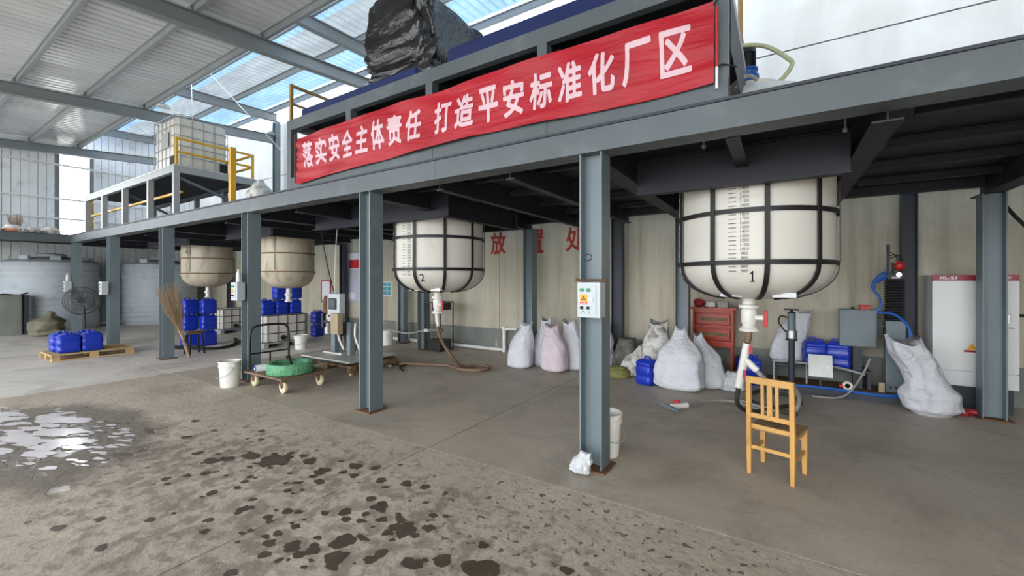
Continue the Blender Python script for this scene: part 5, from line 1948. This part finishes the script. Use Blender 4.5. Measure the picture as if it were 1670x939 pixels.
bc.tube([(1.19, 7.46, 1.72), (1.08, 7.43, 1.64), (1.03, 7.42, 1.50), (1.10, 7.42, 1.38), (1.12, 7.43, 1.25), (1.05, 7.44, 1.17)], .014, 8)
bc.tube([(1.19, 7.45, 1.66), (1.10, 7.42, 1.60), (1.05, 7.41, 1.56), (1.04, 7.42, 1.48)], .022, 8)
bc.build('blue_cable', M['blue_hose'], rm, smooth=True)
MB().box(1.08, 7.45, .85, 1.14, 7.53, 1.08).add(MB().bar((1.14, 7.5, .98), (1.17, 7.5, .98), .03, .03)).build('side_handle', M['black'], rm)
MB().box(1.09, 7.36, .111, 1.15, 7.42, .24).build('foot_block', M['beige'], rm)
for dx in (.03, .08, .13):
    MB().cyl((1.19 + dx, 7.43, .18), (1.19 + dx, 7.426, .18), .014, n=10).build('vent_hole', M['black'], rm)
ro = thing('steel_rod', 'thin dark hose arching over the skid board', 'hose', (.6, 7.15, .02))
MB().tube([(.35, 7.05, .02), (.62, 7.08, .03), (.78, 7.2, .12), (.92, 7.33, .34), (1.0, 7.36, .55)], .013, 8).build('hose_line', M['hose_grey'], ro, smooth=True)

# ------------------------------------------------------------------ electrical cabinet
ec = thing('electrical_cabinet', 'white electrical cabinet with a maroon heading band at the right', 'cabinet', (1.97, 7.6, 0))
EX0, EX1, EY0, EY1, EZ0, EZ1 = 1.605, 2.345, 7.36, 7.86, .30, 1.665
MB().box(EX0 + .01, EY0 + .02, EZ0, EX1 - .01, EY1, EZ1).build('case', M['white_steel'], ec, bevel=.006)
dd = MB().box(EX0, EY0, EZ0 + .19, EX1, EY0 + .0195, EZ1 - .075).build('door', M['white_steel'], ec, bevel=.004)
MB().box(EX0, EY0, EZ0, EX1, EY0 + .0195, EZ0 + .182).build('lower_panel', M['white_steel'], ec, bevel=.004)
hb = MB().box(EX0, EY0 - .001, EZ1 - .068, EX1, EY0 + .0195, EZ1).build('heading_band', M['maroon'], ec)
facing(fit_text(text_mb('XL-21', .05, .002), .16, .036), (EX0 + .14, EY0 - .003, EZ1 - .034)).build('lettering', M['paper'], hb)
facing(fit_text(text_mb('配电箱', .05, .001), .12, .04), (EX1 - .12, EY0 - .003, EZ1 - .034)).build('lettering', M['paper'], hb)
MB().box(EX1 - .12, EY0 - .03, 1.08, EX1 - .08, EY0 - .0005, 1.20).build('door_handle', M['chrome'], dd, bevel=.006)
MB().box(EX1 - .17, EY0 - .003, 1.03, EX1 - .04, EY0 - .0005, 1.04).build('handle_label', M['maroon'], dd)
MB().box(EX0 + .28, EY0 - .0025, .72, EX0 + .42, EY0 - .0005, .745).build('danger_strip', M['maroon'], dd)
tri = MB()
tri.v = [Vector((EX0 + .30, EY0 - .003, .75)), Vector((EX0 + .40, EY0 - .003, .75)), Vector((EX0 + .35, EY0 - .003, .83))]
tri.f = [(0, 1, 2)]
tri.build('hazard_triangle', M['orange'], dd)
MB().box(EX0 + .03, EY0 + .04, 0, EX1 - .03, EY1 - .02, EZ0 - .001).build('plinth', M['dark_steel'], ec)
rb = thing('red_valve', 'small dark red valve on the floor left of the wide right column', 'valve', (1.80, 7.1, 0))
MB().lathe([(.05, 0), (.06, .02), (.05, .06), (.03, .08)], (1.82, 7.1, 0), 16).add(MB().cyl((1.72, 7.1, .05), (1.92, 7.1, .05), .035, n=14)).build('valve_body', M['maroon'], rb, smooth=True, angle=50)
cbl = thing('thick_cable', 'thick black cable hanging from the deck right of the wide column', 'cable', (2.3, 7.5, 2.5))
MB().tube([(2.12, 7.5, 2.92), (2.2, 7.5, 2.66), (2.32, 7.5, 2.42), (2.5, 7.5, 2.1), (2.56, 7.52, 1.6), (2.5, 7.6, 1.2), (2.34, 7.62, 1.2)], .02, 8).build('cable', M['black_matte'], cbl, smooth=True)

# ================================================================== LEFT SIDE, UNDER THE DECK
cv = thing('covered_box', 'square box under a grey-green cover at the far left of the floor', 'box', (-18.95, 2.35, 0))
t_ = MB().loft([(0, .24, .36, .05), (.1, .23, .35, .05), (1.1, .23, .35, .05), (1.17, .21, .33, .05), (1.18, .15, .28, .04)], (-18.98, 2.32, 0), 4)
t_.build('cover', M['grey_canvas'], cv, smooth=True, angle=50)
MB().box(-19.22, 2.69, 0, -18.80, 2.80, 1.16).build('dark_back', M['dark_steel'], cv)
MB().tube([(-18.8, 2.05, 1.16), (-18.78, 2.3, 1.20), (-18.8, 2.6, 1.17), (-18.78, 2.78, 1.24)], .02, 6).build('rope', M['black_matte'], cv, smooth=True)

fan = thing('floor_fan', 'dark industrial floor fan in front of the far corner column', 'fan', (-15.5, 3.28, 0))
fc = Vector((-15.6, 3.22, 1.06))
MB().cyl((-15.5, 3.28, 0), (-15.5, 3.28, .03), .22, n=24).build('fan_base', M['black'], fan, smooth=True, angle=50)
MB().tube([(-15.5, 3.28, .03), (-15.50, 3.28, .5), (-15.55, 3.27, .95)], .022, 10, False).build('fan_pole', M['black'], fan, smooth=True)
fm = Matrix.Translation(fc) @ Matrix.Rotation(.95, 4, 'Z') @ Matrix.Rotation(PI / 2, 4, 'X')
MB().cyl((0, 0, -.16), (0, 0, -.02), .07, n=20).xform(fm).build('motor', M['black_matte'], fan, smooth=True, angle=50)
gd = MB()
for rr, zz in ((.36, 0), (.36, -.10), (.24, .05), (.12, .06), (.24, -.14)):
    gd.tube([(rr * math.cos(a), rr * math.sin(a), zz) for a in [i * PI / 20 for i in range(41)]], .006 if rr < .36 else .009, 6, False)
for k in range(36):
    a = k * PI / 18
    gd.tube([(.10 * math.cos(a), .10 * math.sin(a), .06), (.24 * math.cos(a), .24 * math.sin(a), .05), (.36 * math.cos(a), .36 * math.sin(a), 0), (.36 * math.cos(a), .36 * math.sin(a), -.1), (.24 * math.cos(a), .24 * math.sin(a), -.14)], .003, 4, False)
gd.xform(fm).build('guard', M['black'], fan)
bl = MB()
for k in range(3):
    a0 = 2 * PI * k / 3
    pts = []
    for q in range(6):
        r_ = .05 + .26 * q / 5
        w = .05 + .09 * math.sin(PI * min(1, q / 4.2))
        c_, s_ = math.cos(a0), math.sin(a0)
        pts.append([(r_ * c_ - w * s_, r_ * s_ + w * c_, .0), (r_ * c_ + w * s_, r_ * s_ - w * c_, -.06), (r_ * c_ + w * s_, r_ * s_ - w * c_, -.064), (r_ * c_ - w * s_, r_ * s_ + w * c_, -.004)])
    bb_ = MB().quad_ring(pts).xform(fm).build('blade', M['dark_steel'], fan)

st_ = thing('metal_stool', 'dark metal stool with a pale rim standing behind the broom tip', 'stool', (-10.75, 3.95, 0))
MB().lathe([(.02, .44), (.17, .44), (.18, .45), (.18, .47), (.16, .485), (.02, .485)], (-10.78, 4.0, 0), 28).build('stool_seat', M['wood_dark'], st_, smooth=True, angle=50)
for k in range(4):
    a = PI / 4 + k * PI / 2
    MB().bar((-10.78 + .19 * math.cos(a), 4.0 + .19 * math.sin(a), 0), (-10.78 + .15 * math.cos(a), 4.0 + .15 * math.sin(a), .44), .03, .03).build('leg', M['black'], st_)
for k in range(4):
    a, b = PI / 4 + k * PI / 2, PI / 4 + (k + 1) * PI / 2
    MB().bar((-10.78 + .175 * math.cos(a), 4.0 + .175 * math.sin(a), .17), (-10.78 + .175 * math.cos(b), 4.0 + .175 * math.sin(b), .17), .02, .02).build('stretcher', M['black'], st_)
lg = MB()
for k in range(3):
    lg.tube([(-10.9 + .09 * k, 3.85 + .02 * k, .475), (-10.88 + .09 * k, 3.82, .49), (-10.86 + .09 * k, 3.80, .44)], .02, 8)
lg.build('glove', M['sack_dirty'], st_, smooth=True)


def broom(name, label, p0, p1, n, spread, hl, m_='twig', cat='broom'):
    p0, p1 = Vector(p0), Vector(p1)
    t = thing(name, label, cat, p0)
    ax = (p1 - p0)
    L = ax.length
    ax.normalize()
    u = ax.orthogonal().normalized()
    w = ax.cross(u)
    mb = MB()
    for k in range(7):
        a = k * 2 * PI / 7
        o = (u * math.cos(a) + w * math.sin(a)) * .02
        mb.tube([p0 + o * .6, p0 + ax * L * hl * .5 + o, p0 + ax * L * hl + o * 1.4], .012, 5, False)
    mb.build('handle_bundle', M[m_], t, smooth=True)
    br = MB()
    rnd = random.Random(5)
    for k in range(n):
        a = rnd.random() * 2 * PI
        q = math.sqrt(rnd.random())
        d = (u * math.cos(a) + w * math.sin(a)) * q
        s0 = p0 + ax * L * hl * (.75 + .3 * rnd.random()) + d * .035
        end = p0 + ax * L * (.85 + .25 * rnd.random()) + d * spread
        mid = (s0 + end) / 2 + d * spread * .25 + Vector((rnd.uniform(-1, 1), rnd.uniform(-1, 1), rnd.uniform(-1, 1))) * .02
        br.tube([s0, mid, end], [.0035, .0025, .0012], 3, False)
    br.build('twigs', M[m_], t)
    for q in (.5, .85):
        c_ = p0 + ax * L * hl * q
        MB().cyl(c_ - ax * .012, c_ + ax * .012, .04, n=12).build('binding', M['wood_dark'], t, smooth=True)
    return t


broom('twig_broom', 'tall twig broom leaning bristles up on the third column from the far corner', (-10.27, 3.72, .01), (-10.24, 3.34, 1.42), 240, .19, .5)
broom('twig_broom', 'dry twig bundle standing on the left deck by the picture edge', (-19.0, 2.6, D1), (-19.05, 2.55, D1 + .62), 120, .16, .35)

# ================================================================== ON THE DECK, RIGHT
mz = 3.757
mo = thing('stirring_motor', 'blue gear motor with black ribbed housing on the lid of tank 1', 'motor', (-.32, 5.4, mz))
MB().lathe([(.14, mz), (.14, mz + .025), (.075, mz + .03), (.075, mz + .08), (.11, mz + .085), (.11, mz + .12), (.08, mz + .125), (.085, mz + .17), (.10, mz + .175), (.10, mz + .20), (.07, mz + .205)], (-.32, 5.4, 0), 28).build('gear_housing', M['blue_paint'], mo, smooth=True, angle=50)
mh = MB().cyl((-.32, 5.4, mz + .206), (-.32, 5.4, mz + .37), .066, n=24)
for k in range(18):
    a = 2 * PI * k / 18
    mh.bar((-.32 + .07 * math.cos(a), 5.4 + .07 * math.sin(a), mz + .215), (-.32 + .07 * math.cos(a), 5.4 + .07 * math.sin(a), mz + .36), .006, .02, (math.cos(a), math.sin(a), 0))
mh.build('ribbed_motor', M['black'], mo)
MB().lathe([(.08, mz + .371), (.08, mz + .42), (.06, mz + .44), (.01, mz + .445)], (-.32, 5.4, 0), 24).build('fan_cowl', M['dark_steel'], mo, smooth=True, angle=50)
hs = thing('transparent_hose', 'yellowish clear hose arching over the lid of tank 1', 'hose', (.0, 5.3, 3.9))
MB().tube([(-.62, 5.2, 4.12), (-.40, 5.22, 4.16), (-.15, 5.25, 4.10), (.05, 5.28, 3.93), (.09, 5.30, 3.86), (.02, 5.33, 3.76), (-.06, 5.36, 3.72)], .022, 10).build('hose_line', M['hose_clear'], hs, smooth=True)
MB().tube([(-.52, 4.86, 3.02), (-.50, 4.9, 3.5), (-.44, 4.86, 3.58), (-.30, 4.90, 3.68), (-.22, 5.02, 3.67)], .02, 10).build('hose_line', M['hose_grey'], hs, smooth=True)
sb = thing('steel_bench', 'dark steel channel on a post beside the lid of tank 1', 'frame', (.5, 6.0, D1))
MB().box(.14, 5.52, 3.60, .62, 5.62, 3.74).build('channel', M['steel'], sb)
for x in (.55,):
    MB().box(x - .03, 5.54, D1, x + .03, 5.60, 3.599).build('leg', M['steel'], sb)
ppp = thing('brown_pipe', 'ochre painted pipe rising from the deck beside the banner platform', 'pipe', (-.31, 6.2, D1))
MB().cyl((-.47, 6.45, D1), (-.47, 6.45, 6.75), .03, n=14).build('pipe', M['yellow_brown'], ppp, smooth=True, angle=50)
MB().cyl((-.47, 6.45, 4.95), (-.47, 7.895, 4.95), .02, n=12).build('wall_stay', M['yellow_brown'], ppp, smooth=True, angle=50)

# small fittings hung below the deck
for x, y, lab in ((-.58, 4.05, 'small hook fitting under the deck left of tank 1'), (.42, 4.2, 'small hook fitting under the deck right of tank 1')):
    t = thing('deck_hook', lab, 'hook', (x, y, 2.85))
    MB().cyl((x, y, 2.80), (x, y, 2.93), .008, n=8).build('rod', M['steel_light'], t)
    MB().lathe([(.004, 2.76), (.018, 2.77), (.018, 2.79), (.006, 2.805)], (x, y, 0), 10).build('hook', M['steel_light'], t, smooth=True)

# floodlight on the rafter, stay wires
fld = thing('flood_lamp', 'small white lamp fixed under the purlin near the caged tank', 'lamp', (-13.2, 4.2, 5.95))
MB().cyl((-13.0, 4.17, zl(4.17) + .02), (-13.0, 4.17, zl(4.17) + .137), .012, n=8).build('stem', M['steel_light'], fld)
MB().lathe([(.02, zl(4.17) + .02), (.13, zl(4.17) - .03), (.14, zl(4.17) - .07), (.12, zl(4.17) - .065)], (-13.0, 4.17, 0), 24).build('lamp_shade', M['white_steel'], fld, smooth=True)
for i, (a, b, lab) in enumerate((((-12.6, 4.6, 7.05), (-12.4, 4.6, 3.95), 'thin white wire hanging straight down over the caged tank'),
                                 ((-12.3, 4.7, 7.05), (-10.4, 6.4, 4.2), 'thin white wire slanting down right of the caged tank'))):
    t = thing('stay_wire', lab, 'wire', a)
    MB().tube([a, b], .008, 6, False).build('wire', M['white_steel'], t)

print('objects', len(bpy.data.objects), 'tris', sum(len(p.vertices) - 2 for m in bpy.data.meshes for p in m.polygons))
